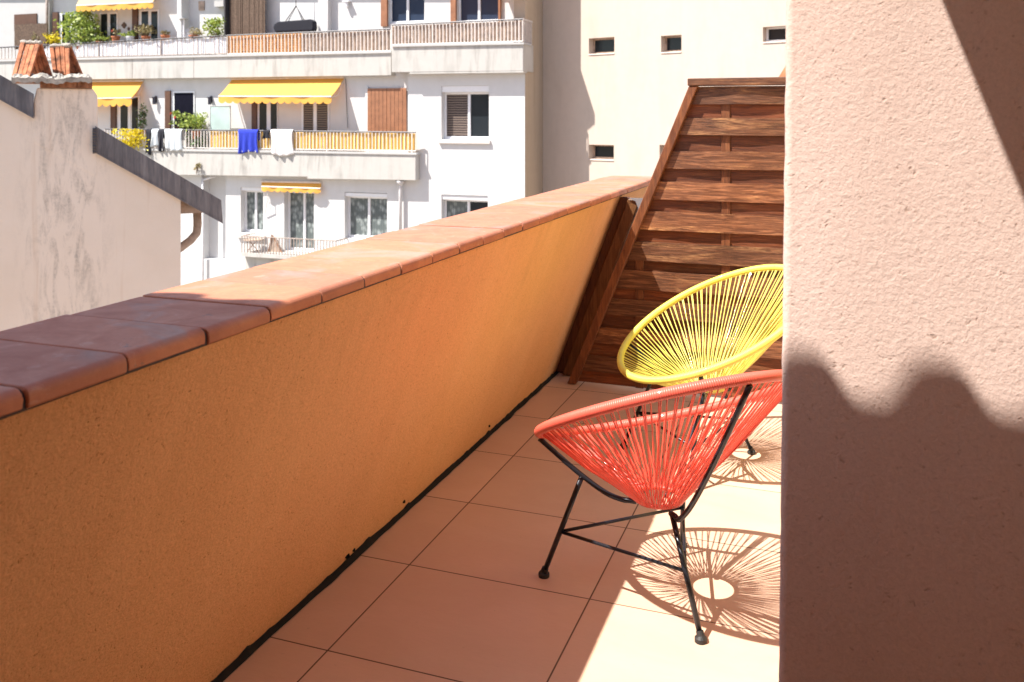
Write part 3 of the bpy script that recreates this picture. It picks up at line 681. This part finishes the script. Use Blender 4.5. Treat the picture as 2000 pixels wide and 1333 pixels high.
# --- railings : rail > bars, infill
def railing(pt, pb, Y, n, infill=(), bar='ironw', rail='iron', r=.011, posts=12, name='railing'):
    (u0, v0), (u1, v1) = pt; (ub0, vb0), (ub1, vb1) = pb
    a, c = A(u0, v0, Y), A(u1, v1, Y); d, e_ = A(ub0, vb0, Y), A(ub1, vb1, Y)
    b = MB(); b.tube([a, c], .022, 6); o = b.build(name, M[rail], ap)
    b = MB(); b.tube([d, e_], .014, 6)
    for k in range(n + 1):
        t = k / n; p, q = a.lerp(c, t), d.lerp(e_, t)
        if k % posts == 0: q = q - Vector((0, 0, .09)); b.box(p.x - .014, p.y - .014, q.z, p.x + .014, p.y + .014, p.z)
        else: b.box(p.x - r, p.y - r, q.z, p.x + r, p.y + r, p.z)
    b.build('bars', M[bar], o)
    for ua, ub, mm, nm in infill:
        ta, tb = (A(ua, 0, Y).x - a.x) / (c.x - a.x), (A(ub, 0, Y).x - a.x) / (c.x - a.x)
        p0, p1, q1, q0 = a.lerp(c, ta), a.lerp(c, tb), d.lerp(e_, tb), d.lerp(e_, ta); b = MB(); off = Vector((0, .035, 0)); dz = Vector((0, 0, .03))
        L_ = (p1 - p0).length
        if mm in ('bamboo', 'reed'):
            nn = int(L_ / .045)
            for k in range(nn):
                s0, s1 = k / nn, (k + .88) / nn; j = Vector((0, random.uniform(0, .012), 0)); 
                b.prism([p0.lerp(p1, s0) + off + j - dz, p0.lerp(p1, s1) + off + j - dz, q0.lerp(q1, s1) + off + j, q0.lerp(q1, s0) + off + j], (0, .01, 0))
        elif mm == 'trellis':
            nn = int(L_ / .085)
            for k in range(nn + 1):
                s0 = k / nn; P_, Q_ = p0.lerp(p1, s0) + off - dz, q0.lerp(q1, s0) + off; b.box(P_.x, P_.y, Q_.z, P_.x + .04, P_.y + .012, P_.z)
            for k in range(8):
                P_, Q_ = p0.lerp(q0, (k + .5) / 8) + off, p1.lerp(q1, (k + .5) / 8) + off
                b.prism([P_ + Vector((0, .013, .02)), Q_ + Vector((0, .013, .02)), Q_ + Vector((0, .013, -.02)), P_ + Vector((0, .013, -.02))], (0, .01, 0))
            b.prism([p0 + Vector((0, .09, -.03)), p1 + Vector((0, .09, -.03)), q1 + Vector((0, .09, 0)), q0 + Vector((0, .09, 0))], (0, .01, 0))
        else:
            nn = max(6, int(L_ / .12))
            def cl(i, j):
                P_ = p0.lerp(p1, i) - dz; Q_ = q0.lerp(q1, i) + Vector((0, 0, .02)); return P_.lerp(Q_, j) + off + Vector((0, .012 * math.sin(i * L_ * 9), 0))
            b.grid(cl, nn * 3, 1)
        b.build(nm, M[mm], o, solid=.004 if mm in ('screen', 'wscreen') else 0)
    return o
railing(((-30, 95), (443, 70)), ((-30, 117), (443, 105)), YSL + .02, 64, [(70, 443, 'wscreen', 'cloth_screen')], posts=16, bar='pipe', r=.008)
railing(((444, 70), (763, 57)), ((444, 106), (763, 100)), YSL + .02, 46, [(444, 588, 'trellis', 'trellis'), (588, 763, 'bamboo', 'slat_screen')], posts=11)
rr = railing(((765, 49), (1021, 38)), ((765, 88), (1021, 81)), YS + .03, 37, [(765, 1021, 'bamboo', 'slat_screen')], posts=12)
b = MB(); c0, c1 = A(1021, 38, YS + .03), A(1021, 81, YS + .03)
b.box(c0.x - .01, c0.y, c0.z - .03, c0.x + .02, YB + .48, c0.z + .02)
for k in range(1, 8): b.box(c0.x, c0.y + k * .09, c1.z - .03, c0.x + .02, c0.y + k * .09 + .02, c0.z)
for k in range(14): b.box(c0.x - .05, c0.y + .03 + k * .047, c1.z, c0.x - .04, c0.y + .07 + k * .047, c0.z - .03)
b.build('railing_return', M['ironw'], ap)
railing(((205, 252.6), (812, 259)), ((205, 287), (812, 295.5)), YS + .03, 97, [(408, 811, 'screen', 'cloth_screen')], posts=12)

# --- awnings
def awning(ut0, ut1, vt0, vt1, uf0, uf1, vf0, vf1, drop, Yw, Yf, m='awning', sc_n=11, arms=True, name='awning'):
    a, c = A(ut0, vt0, Yw), A(ut1, vt1, Yw); d, e_ = A(uf0, vf0, Yf), A(uf1, vf1, Yf); b = MB()
    b.grid(lambda i, j: a.lerp(c, i).lerp(d.lerp(e_, i), j) - Vector((0, 0, .03 * math.sin(math.pi * j))), 12, 6)
    o = b.build(name, M[m], ap, solid=.008)
    hgt = drop; n = sc_n * 8
    b = MB()
    def val(i, j):
        p = d.lerp(e_, i) - Vector((0, .004, .02)); s = .65 + .35 * abs(math.sin(math.pi * i * sc_n)) ** .7; return p - Vector((0, .015 * math.sin(i * 23), hgt * s * j))
    b.grid(val, n, 2); b.build('valance', M['awning'], o, solid=.006)
    b = MB(); b.tube([d - Vector((0, 0, .012)), e_ - Vector((0, 0, .012))], .02, 6); b.tube([a + Vector((0, -.02, .02)), c + Vector((0, -.02, .02))], .035, 6)
    if arms:
        for p, q in ((a, d), (c, e_)):
            k = p.lerp(q, .5) - Vector((0, 0, .22)); b.tube([p - Vector((0, .03, .08)), k, q - Vector((0, 0, .03))], .014, 5)
    b.build('awning_frame', M['ironw'], o)
    return o
awning(100, 280, 161, 159.5, 78, 257, 194, 191, .24, YL - .02, YL - .62, sc_n=13)
awning(453, 672, 156, 153, 427, 647, 188, 188.5, .19, YL - .02, YL - .62, sc_n=15)
awning(511, 627, 356, 358, 511, 626, 364, 368, .13, YB - .02, YB - .16, sc_n=9, arms=False)
awning(160, 305, -14, -22, 149, 299, 11, 4, .18, 21.4, 20.8, m='awningtop', sc_n=15)
b = MB(); b.tube([A(523, 372, YB - .14), A(522, 394, YB - .16), A(517, 419, YB - .05)], .012, 6); b.tube([A(514, 372, YB - .1), A(519, 400, YB - .1)], .008, 6); b.build('awning_crank', M['ironw'], ap)
b = MB(); b.tube([A(675, 154, YL - .03), A(679, 250, YL - .03)], .008, 5); b.build('awning_crank', M['iron'], ap)

# --- windows and doors
w1 = window(ap, 862, 168, 955, 273, YB, .19, .16, 'blind', 'glass', split=.53)
window(ap, 862, 383, 953, 475, YB, .19, .11, 'lace', 'glass', split=.53)
window(ap, 673, 378, 756, 468, YB, .19, .10, 'lace'); window(ap, 555, 375, 613, 492, YB, .19, .0, 'lace', name='balcony_door', split=.56); window(ap, 470, 367, 514, 456, YB, .19, .09, 'lace')
b = MB()
for (u0, v0, u1, v1) in ((856, 274, 957, 281), (463, 459, 517, 466)):
    r = RC(u0, v0, u1, v1, YB - .05); b = MB(); b.rect(r, YB - .07, .12); b.build('window_sill', M['ironw'], ap, bevel=.005)
def surf_window(u0, u1, vt, vb, Y, panes, sh=None, name='window', gl='glass'):
    r = RC(u0, vt, u1, vb, Y); b = MB(); b.box(r[0], Y - .03, r[1], r[2], Y - .002, r[3]); f = b.build(name, M['frame'], ap)
    for (a, c) in panes:
        q = RC(a, vt + 3, c, vb - 3, Y); p = MB(); p.box(q[0], Y - .036, q[1], q[2], Y - .031, q[3]); p.build('pane', M[gl], f)
    if sh:
        for (a, c) in sh:
            q = RC(a, vt - 1, c, vb, Y); p = MB(); p.box(q[0], Y - .09, q[1], q[2], Y - .032, q[3]); p.build('shutter', M['dshutter'], f)
surf_window(504, 543, 192, 262, YL, [(508, 522), (530, 542)], [(495, 504)]); surf_window(590, 643, 190, 262, YL, [(594, 613), (620, 641)], None, gl='blind')
surf_window(335, 381, 179, 262, YL, [(342, 379)], [(326, 336)], 'balcony_door', gl='darkin'); surf_window(230, 256, 203, 262, YL, [(237, 251)], [(220, 230)]); surf_window(257, 273, 188, 262, YL, [(259, 271)], None)  # the open door's pane is a black sheet standing in for indoor shade
# upper windows
window(ap, 758, -90, 829, 46, 21.45, .1, 0, 'bglass'); window(ap, 893, -90, 974, 44, 21.45, .1, 0, 'bglass')
b = MB()
for u0, u1 in ((745, 757), (881, 891), (974, 978)): b = MB(); b.rect(RC(u0, -90, u1, 52, 21.4), 21.36, .085); b.build('shutter', M['shutter'], ap)
YX = 21.45
surf_window(195, 231, 25, 100, YX, [(199, 211), (217, 229)]); surf_window(272, 311, 20, 96, YX, [(278, 291), (297, 309)], [(262, 272)]); surf_window(116, 142, 26, 100, YX, [(123, 138)], [(107, 117)])
# closed brown shutters
r = RC(720, 173, 796, 265, YL); b = MB(); b.box(r[0] - .07, YL - .05, r[1], r[0] + .0, YL, r[3] + .05); b.build('reveal', M['white'], ap)
for k in (0, 1):
    w = (r[2] - r[0]) / 2; x = r[0] + k * w; b = MB(); b.box(x + .004, YL - .07, r[1], x + w - .004, YL - .03, r[3])
    o = b.build('shutter', M['shutter'], ap, bevel=.004); b = MB()
    for j in range(1, 5): b.box(x + w * j / 5 - .003, YL - .0745, r[1] + .02, x + w * j / 5 + .003, YL - .071, r[3] - .02)
    b.build('plank_groove', M['dshutter'], o)
# wall lamps
for u, v in ((305, 188), (413, 188)):
    p = A(u, v, YL); b = MB(); b.box(p.x - .035, YL - .02, p.z - .2, p.x + .035, YL, p.z); b.box(p.x - .05, YL - .14, p.z - .05, p.x + .05, YL - .02, p.z - .03); b.tube([(p.x, YL - .09, p.z - .25), (p.x, YL - .09, p.z - .05)], .045, 6); b.build('wall_lamp', M['lamp'], ap)
p = A(680, 3, YX); b = MB(); b.box(p.x - .1, YX - .16, p.z - .03, p.x + .1, YX, p.z); b.tube([(p.x, YX - .09, p.z - .16), (p.x, YX - .09, p.z - .03)], .05, 8); b.build('wall_lamp', M['frame'], ap)
# frosted divider, drain pipes, pilaster, niche
r = RC(411, 208, 449, 256, YL - .3); b = MB(); b.rect(r, YL - .3, .012); o = b.build('frosted_divider', M['frost'], ap)
b = MB(); b.box(r[0] - .02, YL - .31, r[1], r[0], YL - .28, r[3] + .02); b.box(r[2], YL - .31, r[1], r[2] + .02, YL - .28, r[3] + .02); b.box(r[0], YL - .31, r[3], r[2], YL - .28, r[3] + .02); b.build('divider_frame', M['greywall'], o)
b = MB(); b.tube([A(782, 355, YB - .1), A(782, 362, YB - .1), A(782, 480, YB - .1)], .045, 10); b.tube([A(782, 353, YB - .1), A(782, 362, YB - .1)], [.14, .05], 10); b.build('drainpipe', M['pvc'], ap, smooth=True)
b = MB(); b.tube([A(396, 340, YB - .1), A(396, 700, YB - .1)], .035, 10); b.tube([A(420, 345, YB - .12), A(397, 352, YB - .1)], .03, 8); b.build('drainpipe', M['pvc'], ap, smooth=True)
b = MB(); b.tube([A(92, -60, 21.1), A(92, 110, 21.1)], .045, 8); b.build('drainpipe', M['pipe'], ap, smooth=True)
# little balcony low down
r0 = A(471, 494, 20.35); r1 = A(655, 500, 20.35)
b = MB(); b.box(r0.x, 20.35, r0.z - .1, r1.x, YB, r0.z); b.box(r0.x + .02, 20.5, r0.z - 1.6, r1.x - .02, YB, r0.z - .1); o = b.build('small_balcony', M['slab'], ap)
b = MB(); zt2 = A(471, 461, 20.38).z; b.tube([(r0.x, YB, zt2), (r0.x, 20.38, zt2), (r1.x, 20.38, zt2), (r1.x, YB, zt2)], .016, 6); nb = 32
for k in range(nb + 1):
    x = r0.x + (r1.x - r0.x) * k / nb; b.box(x - .010, 20.37, r0.z, x + .010, 20.39, zt2)
for k in range(1, 5):
    for x in (r0.x, r1.x): b.box(x - .006, 20.38 + k * .11, r0.z, x + .006, 20.39 + k * .11, zt2)
b.build('railing', M['pipe'], o)
# upper balcony pieces : dividing pier, reed screen, far wing
b = MB(); r = RC(444, -60, 449, 104, 21.2); b.box(r[0], YSL + .1, r[1], r[0] + .04, YX, r[3]); b.build('divider', M['leafd'] if False else M['iron'], ap)
b = MB(); b.rect(RC(622, -60, 640, 104, 21.25), 21.25, .2); b.build('pier', M['white'], ap); b = MB(); b.rect(RC(346, -60, 354, 104, 21.1), 21.1, .35); b.build('pier', M['white'], ap)
b = MB(); x0, z0, x1, z1 = RC(449, -60, 517, 100, 21.15); n = 40
for k in range(n):
    x = x0 + (x1 - x0) * k / n; b.box(x, 21.15 + random.uniform(0, .02), z0, x + (x1 - x0) / n * .85, 21.18, z1 - random.uniform(0, .03))
b.build('reed_screen', M['reed'], ap)
b = MB(); b.rect(RC(389, 3, 400, 21, YX), YX - .03, .03); b.build('wall_plaque', M['bamboo'], ap); b = MB(); b.rect(RC(427, 3, 445, 15, YX), YX - .2, .2); b.build('vent_box', M['greywall'], ap)
b = MB(); p = A(243, 50, YX)
b.prism([(p.x - .1, YX - .03, p.z), (p.x, YX - .03, p.z + .1), (p.x + .1, YX - .03, p.z), (p.x, YX - .03, p.z - .1)], (0, .028, 0)); p = A(252, 57, YX); b.prism([(p.x - .05, YX - .03, p.z), (p.x, YX - .03, p.z + .06), (p.x + .05, YX - .03, p.z), (p.x, YX - .03, p.z - .06)], (0, .028, 0)); b.build('wall_plaque', M['reed'], ap)
b = MB(); r = RC(-200, -150, 96, 130, 21.3); b.rect(r, 21.3, .2); b.build('wing_wall', M['greywall'], ap)
b = MB(); r = RC(28, 28, 72, 60, 21.28); b.rect(r, 21.27, .028); b.build('wing_window', M['dshutter'], ap)
b = MB(); x0, z0, x1, z1 = RC(28, 46, 92, 96, 21.0)
for k in range(30):
    x = x0 + (x1 - x0) * k / 30; b.box(x, 21.0, z0, x + (x1 - x0) / 30 * .8, 21.02, z1 - random.uniform(0, .04))
b.build('reed_screen', M['reed'], ap)

# ---- things on the balconies
def cloth(name, label, u0, u1, vt, vb, Y, m, cat='towel', skew=0, th=.012, folds=3, amp=.03, grp='laundry drying on the balcony rail'):
    p0, p1 = A(u0, vt, Y), A(u1, vt, Y); zb = A((u0 + u1) / 2, vb, Y).z; zt = p0.z + .03; b = MB(); rnd = random.Random(u0)
    ph = rnd.random() * 6; hb = (zt - zb) * rnd.uniform(.35, .6)
    def f(i, j):
        # back flap -> over rail -> front flap
        x = p0.x + (p1.x - p0.x) * i
        if j < .3: s = 1 - j / .3; return (x, Y + .065 + amp * .3 * math.sin(i * 9), zt - s * hb)
        if j < .42: a = (j - .3) / .12 * math.pi; return (x, Y + .02 + .045 * math.cos(a), zt + .02 * math.sin(a))
        s = (j - .42) / .58; wv = amp * s * math.sin(i * folds * 2 * math.pi + ph)
        return (x + skew * s * (zt - zb) * (1 - .4 * i) + .02 * math.sin(s * 4 + i * 3), Y - .03 - abs(amp) * .6 - wv, zt - s * (zt - zb) * (1 + .05 * math.sin(i * 5 + ph)))
    b.grid(f, 20, 24); o = b.build(name, M[m], solid=th, smooth=True); return tag(o, label, cat, grp)
yr = YS + .0
cloth('towel', 'blue towel hanging over the yellow balcony rail', 467, 505, 257, 299, yr, 'blue', skew=.06)
cloth('towel', 'cream towel hanging over the rail right of the blue towel', 530, 573, 257, 303, yr, 'wcloth', skew=.06)
cloth('towel', 'white towel hanging left on the rail above the grey roof', 323, 357, 256, 293, yr, 'gcloth', skew=.03)
cloth('sock', 'small black garment between the blue and the cream towel', 515, 528, 258, 271, yr, 'bcloth', 'garment', folds=1.5, amp=.02)
cloth('trousers', 'black trousers hanging on the rail at the far left of the laundry', 287, 297, 256, 301, yr, 'bcloth', 'garment', folds=1)
cloth('shirt', 'grey white shirt hanging between the two dark garments', 298, 311, 256, 286, yr, 'gcloth', 'garment', folds=1.5)
cloth('shirt', 'dark striped shirt hanging beside the white towel', 311, 323, 256, 295, yr, 'bcloth', 'garment', folds=1.5)

def plant(name, label, u, v0, v1, w, Y, m='leaf', n=120, ls=.05, pot=True, flowers=0, cat='plant', trunk=True, grp='plants on the balconies', fm='flowr', potm='pot', seed=0):
    rnd = random.Random(int(u * 7 + v0) + seed); p = A(u, v1, Y); top = A(u, v0, Y).z; wu = (A(u + w / 2, 0, Y).x - A(u - w / 2, 0, Y).x) / 2
    H_ = top - p.z; n = int(n * 1.8); t = empty(name, (p.x, Y, p.z - (.22 if pot else 0)), label, cat, grp)
    b = MB(); clumps = [(rnd.uniform(-.7, .7), rnd.uniform(-.6, .6), rnd.uniform(.15, .95)) for _ in range(max(5, n // 16))]
    for k in range(n):
        c_ = rnd.choice(clumps); q = Vector((p.x + (c_[0] + rnd.gauss(0, .2)) * wu, Y + (c_[1] + rnd.gauss(0, .3)) * min(wu, .28), p.z + min(1.02, max(.02, c_[2] + rnd.gauss(0, .12))) * H_))
        d = Vector((rnd.gauss(0, 1), rnd.gauss(0, 1), rnd.gauss(.3, .8))).normalized(); e = d.cross(Vector((rnd.gauss(0, 1), rnd.gauss(0, 1), rnd.gauss(0, 1)))).normalized(); s = ls * rnd.uniform(.6, 1.4)
        b.poly([q - d * s, q + e * s * .45, q + d * s, q - e * s * .45])
    fo = b.build('foliage', M[m], t, recalc=False)
    b = MB()
    for c_ in clumps[:7]: b.tube([(p.x, Y, p.z - .1), (p.x + c_[0] * wu * .5, Y + c_[1] * .1, p.z + c_[2] * H_ * .5), (p.x + c_[0] * wu, Y + c_[1] * .2, p.z + c_[2] * H_)], .008, 4)
    b.build('stems', M['bark'], t)
    if flowers:
        b = MB()
        for k in range(flowers):
            q = Vector((p.x + rnd.uniform(-1, 1) * wu * .8, Y - .1, p.z + rnd.uniform(.6, 1.1) * H_))
            for _ in range(6):
                d = Vector((rnd.gauss(0, 1), rnd.gauss(0, 1), rnd.gauss(0, 1))).normalized() * .05; e = d.cross(Vector((.3, .5, .8))).normalized() * .03; b.poly([q - d, q + e, q + d, q - e])
        b.build('flowers', M[fm], t, recalc=False)
    if pot:
        b = MB(); b.tube([(p.x, Y, p.z - .22), (p.x, Y, p.z - .03), (p.x, Y, p.z - .03), (p.x, Y, p.z + .01)], [.085, .12, .135, .135], 12); b.build('pot', M[potm], t)
    return t
YP = YS + .25
plant('potted_plant', 'leafy green bush beside the frosted balcony divider', 383, 222, 257, 52, YP, n=300, ls=.05)
plant('potted_plant', 'pot with a red geranium in front of the open dark door', 346, 219, 254, 20, YP, n=60, flowers=2, ls=.05)
plant('potted_plant', 'pale green plant seen through the bars under the frosted divider', 382, 262, 290, 48, YP, m='leafd', n=220, ls=.045)
plant('potted_plant', 'tall thin dark climber beside the left awning post', 277, 192, 253, 14, YP - .05, m='leafd', n=120, ls=.045)
plant('yellow_shrub', 'bright yellow leafed shrub behind the rail above the grey roof edge', 256, 254, 294, 60, YP - .35, m='leafy', n=420, ls=.05, pot=False)
plant('potted_plant', 'tiny plant growing from the balcony slab above the drainpipe', 384, 318, 334, 14, YS - .1, m='leafo', n=40, ls=.04, pot=False)
YQ = 21.12
plant('balcony_tree', 'big bushy green climber under the top awning', 157, 26, 92, 78, YQ, n=620, ls=.07, seed=3)
plant('yellow_shrub', 'small yellow green shrub at the left end of the top balcony', 104, 63, 86, 26, YQ, m='leafy', n=120, ls=.05, pot=False)
plant('yellow_shrub', 'dull yellow shrub beside the dark reed screen', 78, 62, 88, 22, YQ, m='leafo', n=120, ls=.05, pot=False)
plant('potted_plant', 'low green herbs along the top rail left of the red pot', 196, 70, 82, 50, YQ, n=140, ls=.04)
plant('potted_plant', 'bare reddish plant in a large terracotta pot on the top balcony', 226, 56, 72, 14, YQ, m='leafo', n=40, flowers=1, ls=.04)
plant('potted_plant', 'green plant in a white planter on the top balcony', 254, 60, 72, 26, YQ, n=90, ls=.04, potm='frame')
plant('potted_plant', 'olive grey shrub in front of the window under the top awning', 285, 50, 72, 34, YQ, m='leafo', n=150, ls=.05)
plant('potted_plant', 'small dry plant on the rail right of the awning window', 323, 60, 70, 18, YQ, m='leafo', n=60, ls=.04)
plant('potted_plant', 'yellow green shrub beside the brown reed screen', 419, 38, 72, 46, YQ, n=260, m='leaf', ls=.05, flowers=2, fm='leafy')
plant('potted_plant', 'low pale plants behind the garden chairs on the top balcony', 378, 54, 70, 30, YQ, m='leafo', n=80, ls=.04)
# white garden chair and table top left balcony
t = empty('garden_chair', A(372, 104, 21.2), 'white garden chair on the top balcony beside the yellow green shrub', 'chair'); b = MB()
for k in range(7): 
    x = A(363 + k * 3, 0, 21.2).x; b.tube([A(363 + k * 3, 52 + abs(k - 3) * 2, 21.2), (x, 21.2, A(363, 80, 21.2).z)], .012, 5)
b.build('backrest', M['frame'], t); b = MB(); p = A(363, 80, 21.1); b.box(p.x, 21.0, p.z - .02, p.x + .3, 21.25, p.z + .01); b.build('seat', M['frame'], t)
for dx in (0, .28):
    b = MB(); b.box(p.x + dx, 21.02, p.z - .42, p.x + dx + .02, 21.04, p.z - .02); b.build('leg', M['frame'], t)
t = empty('bird_table', A(357, 104, 21.15), 'round topped white stand beside the garden chair', 'stand'); p = A(359, 36, 21.15); b = MB(); b.tube([(p.x, 21.15, p.z - .03), (p.x, 21.15, p.z)], .14, 14); b.build('top', M['greywall'], t); b = MB(); b.tube([(p.x, 21.15, A(359, 104, 21.15).z), (p.x, 21.15, p.z - .03)], .03, 8); b.build('stem', M['frame'], t)
# black hanging bag
t = empty('hanging_bag', A(577, 52, 21.1), 'long black bag hanging by straps above the orange trellis', 'bag'); x0, z0, x1, z1 = RC(537, 40, 616, 63, 21.1)
b = MB(); b.prism([(x0 + .06, 21.0, z0), (x1 - .03, 21.0, z0), (x1, 21.0, z0 + .1), (x1 - .02, 21.0, z1 - .05), (x1 - .12, 21.0, z1), (x0 + .15, 21.0, z1 - .03), (x0 + .02, 21.0, z1 - .1), (x0, 21.0, z0 + .12)], (0, .22, 0)); b.build('body', M['bcloth'], t, bevel=.04, seg=3, smooth=False)
b = MB(); tp = A(578, 12, 21.1); b.tube([(x0 + .35, 21.1, z1 - .02), tp, (x1 - .35, 21.1, z1 - .02)], .012, 5); b.tube([(x0 + .42, 21.12, z1 - .02), tp + Vector((0, .02, 0)), (x1 - .42, 21.12, z1 - .02)], .012, 5); b.tube([tp, tp + Vector((0, 0, 1.2))], .01, 5); b.build('strap', M['bcloth'], t)
# little balcony furniture
t = empty('folding_table', A(494, 494, 20.55), 'small round table on the little balcony at the bottom', 'table'); b = MB(); p = A(494, 468, 20.6); b.tube([(p.x, 20.6, p.z - .02), (p.x, 20.6, p.z)], .26, 18); b.build('tabletop', M['bamboo'], t)
for s in (-1, 1):
    b = MB(); b.tube([(p.x - .18 * s, 20.6, r0.z + .01), (p.x + .14 * s, 20.6, p.z - .02)], .012, 5); b.build('leg', M['shutter'], t)
t = empty('folded_chair', A(535, 494, 20.7), 'brown folded wooden chair leaning under the door of the little balcony', 'chair')
b = MB(); b.prism([A(524, 494, 20.75), A(550, 494, 20.75), A(541, 470, 20.75), A(531, 460, 20.75)], (0, .05, 0)); b.build('seat', M['bamboo'], t); b = MB(); b.tube([A(524, 494, 20.73), A(531, 459, 20.73)], .015, 6); b.tube([A(550, 494, 20.73), A(533, 462, 20.73)], .015, 6); b.build('frame', M['shutter'], t)
# jumble under the yellow screen
t = MB()
for u in range(570, 655, 9):
    p = A(u, 296, YS + .1); t.box(p.x, YS + .1, p.z - .01, p.x + random.uniform(.04, .1), YS + .16, p.z + random.uniform(.03, .08))
t = tag(t.build('roof_tile_offcut', M['dkbrown']), 'row of dark offcuts lying under the yellow balcony cloth', 'debris')

# ================================================================== CREAM BUILDING
cb = empty('cream_building', (xS + 4, YC - 1.2, -9), 'cream rendered building with small square windows and a large shadow', 'building')
D_ = Vector((.952, -.304, 0)).normalized(); NI = Vector((.304, .952, 0)).normalized(); O_ = Vector((xS + .004, YC, 0))
def CP(s, z, d): return O_ + D_ * s + NI * d + Vector((0, 0, z))
def cw(u, v):
    U = (u - 1000) / F; # ray dir world
    dx, dy = U * CT - ST, U * ST + CT
    # solve t*d = O + s*D
    det = dx * (-D_.y) - dy * (-D_.x); t_ = (O_.x * (-D_.y) - O_.y * (-D_.x)) / det; s_ = (dx * O_.y - dy * O_.x) / det
    return s_, 1.5 - (v - 231) / F * t_
def cr(u0, v0, u1, v1):
    a, b_2 = cw(u0, v1), cw(u1, v1); c_ = cw((u0 + u1) / 2, v0)[1]; d_ = cw((u0 + u1) / 2, v1)[1]; return (a[0], d_, b_2[0], c_)
wins = [(1150, 74, 1200, 107), (1291, 69.5, 1331, 104), (1490, 52, 1536, 84), (1150, 283.5, 1199, 314), (1288, 284, 1338, 316)]
ch = [cr(*w) for w in wins]
b = MB(); wall_holes(b, CP, (0, -9, 16, 8.5), ch, .32); b.build('wall', M['cream'], cb)
for (a, z0, c_, z1), w in zip(ch, wins):
    f = MB(); d0, d1 = .20, .26; t_ = .045; tt = .04
    def pb(a0, a1, q0, q1, e0=d0, e1=d1): f.prism([CP(a0, q0, e0), CP(a1, q0, e0), CP(a1, q1, e0), CP(a0, q1, e0)], NI * (e1 - e0))
    pb(a, a + t_, z0, z1); pb(c_ - t_, c_, z0, z1); pb(a + t_, c_ - t_, z1 - tt, z1); pb(a + t_, c_ - t_, z0, z0 + .08)
    fo = f.build('window', M['bamboo'] if w[0] != 1490 else M['frame'], cb)
    p = MB(); p.prism([CP(a + t_, z0 + .08, .23), CP(c_ - t_, z0 + .08, .23), CP(c_ - t_, z1 - tt, .23), CP(a + t_, z1 - tt, .23)], NI * .01); p.build('pane', M['glass'], fo)
    p = MB(); p.prism([CP(a, z0 + .001, -.02), CP(c_, z0 + .001, -.02), CP(c_, z0 + .03, .0), CP(a, z0 + .03, .0)], NI * .2); p.build('sill', M['cream'], fo)
b = MB(); b.prism([CP(0, 8.5, 0), CP(16, 8.5, 0), CP(16, 8.5, 8), CP(0, 8.5, 8)], (0, 0, .3)); b.build('roof', M['rooftile'], cb)
# bit of an orange tiled roof peeping over the screen
rf = empty('tiled_roof_house', (1.6, 13, -9), 'low house whose orange tiled roof corner peeps over the screen at the near wall', 'house')
b = MB(); p = A(1517, 157, 12); q = A(1540, 120, 12); b.prism([p, p + Vector((6, 0, 0)), q + Vector((6, 0, 1)), q], (0, 4, 0)); b.build('roof', M['rooftile'], rf)
b = MB(); b.box(p.x + .1, 12.1, -9, p.x + 6, 15.9, p.z - .003); b.build('wall', M['cream'], rf)
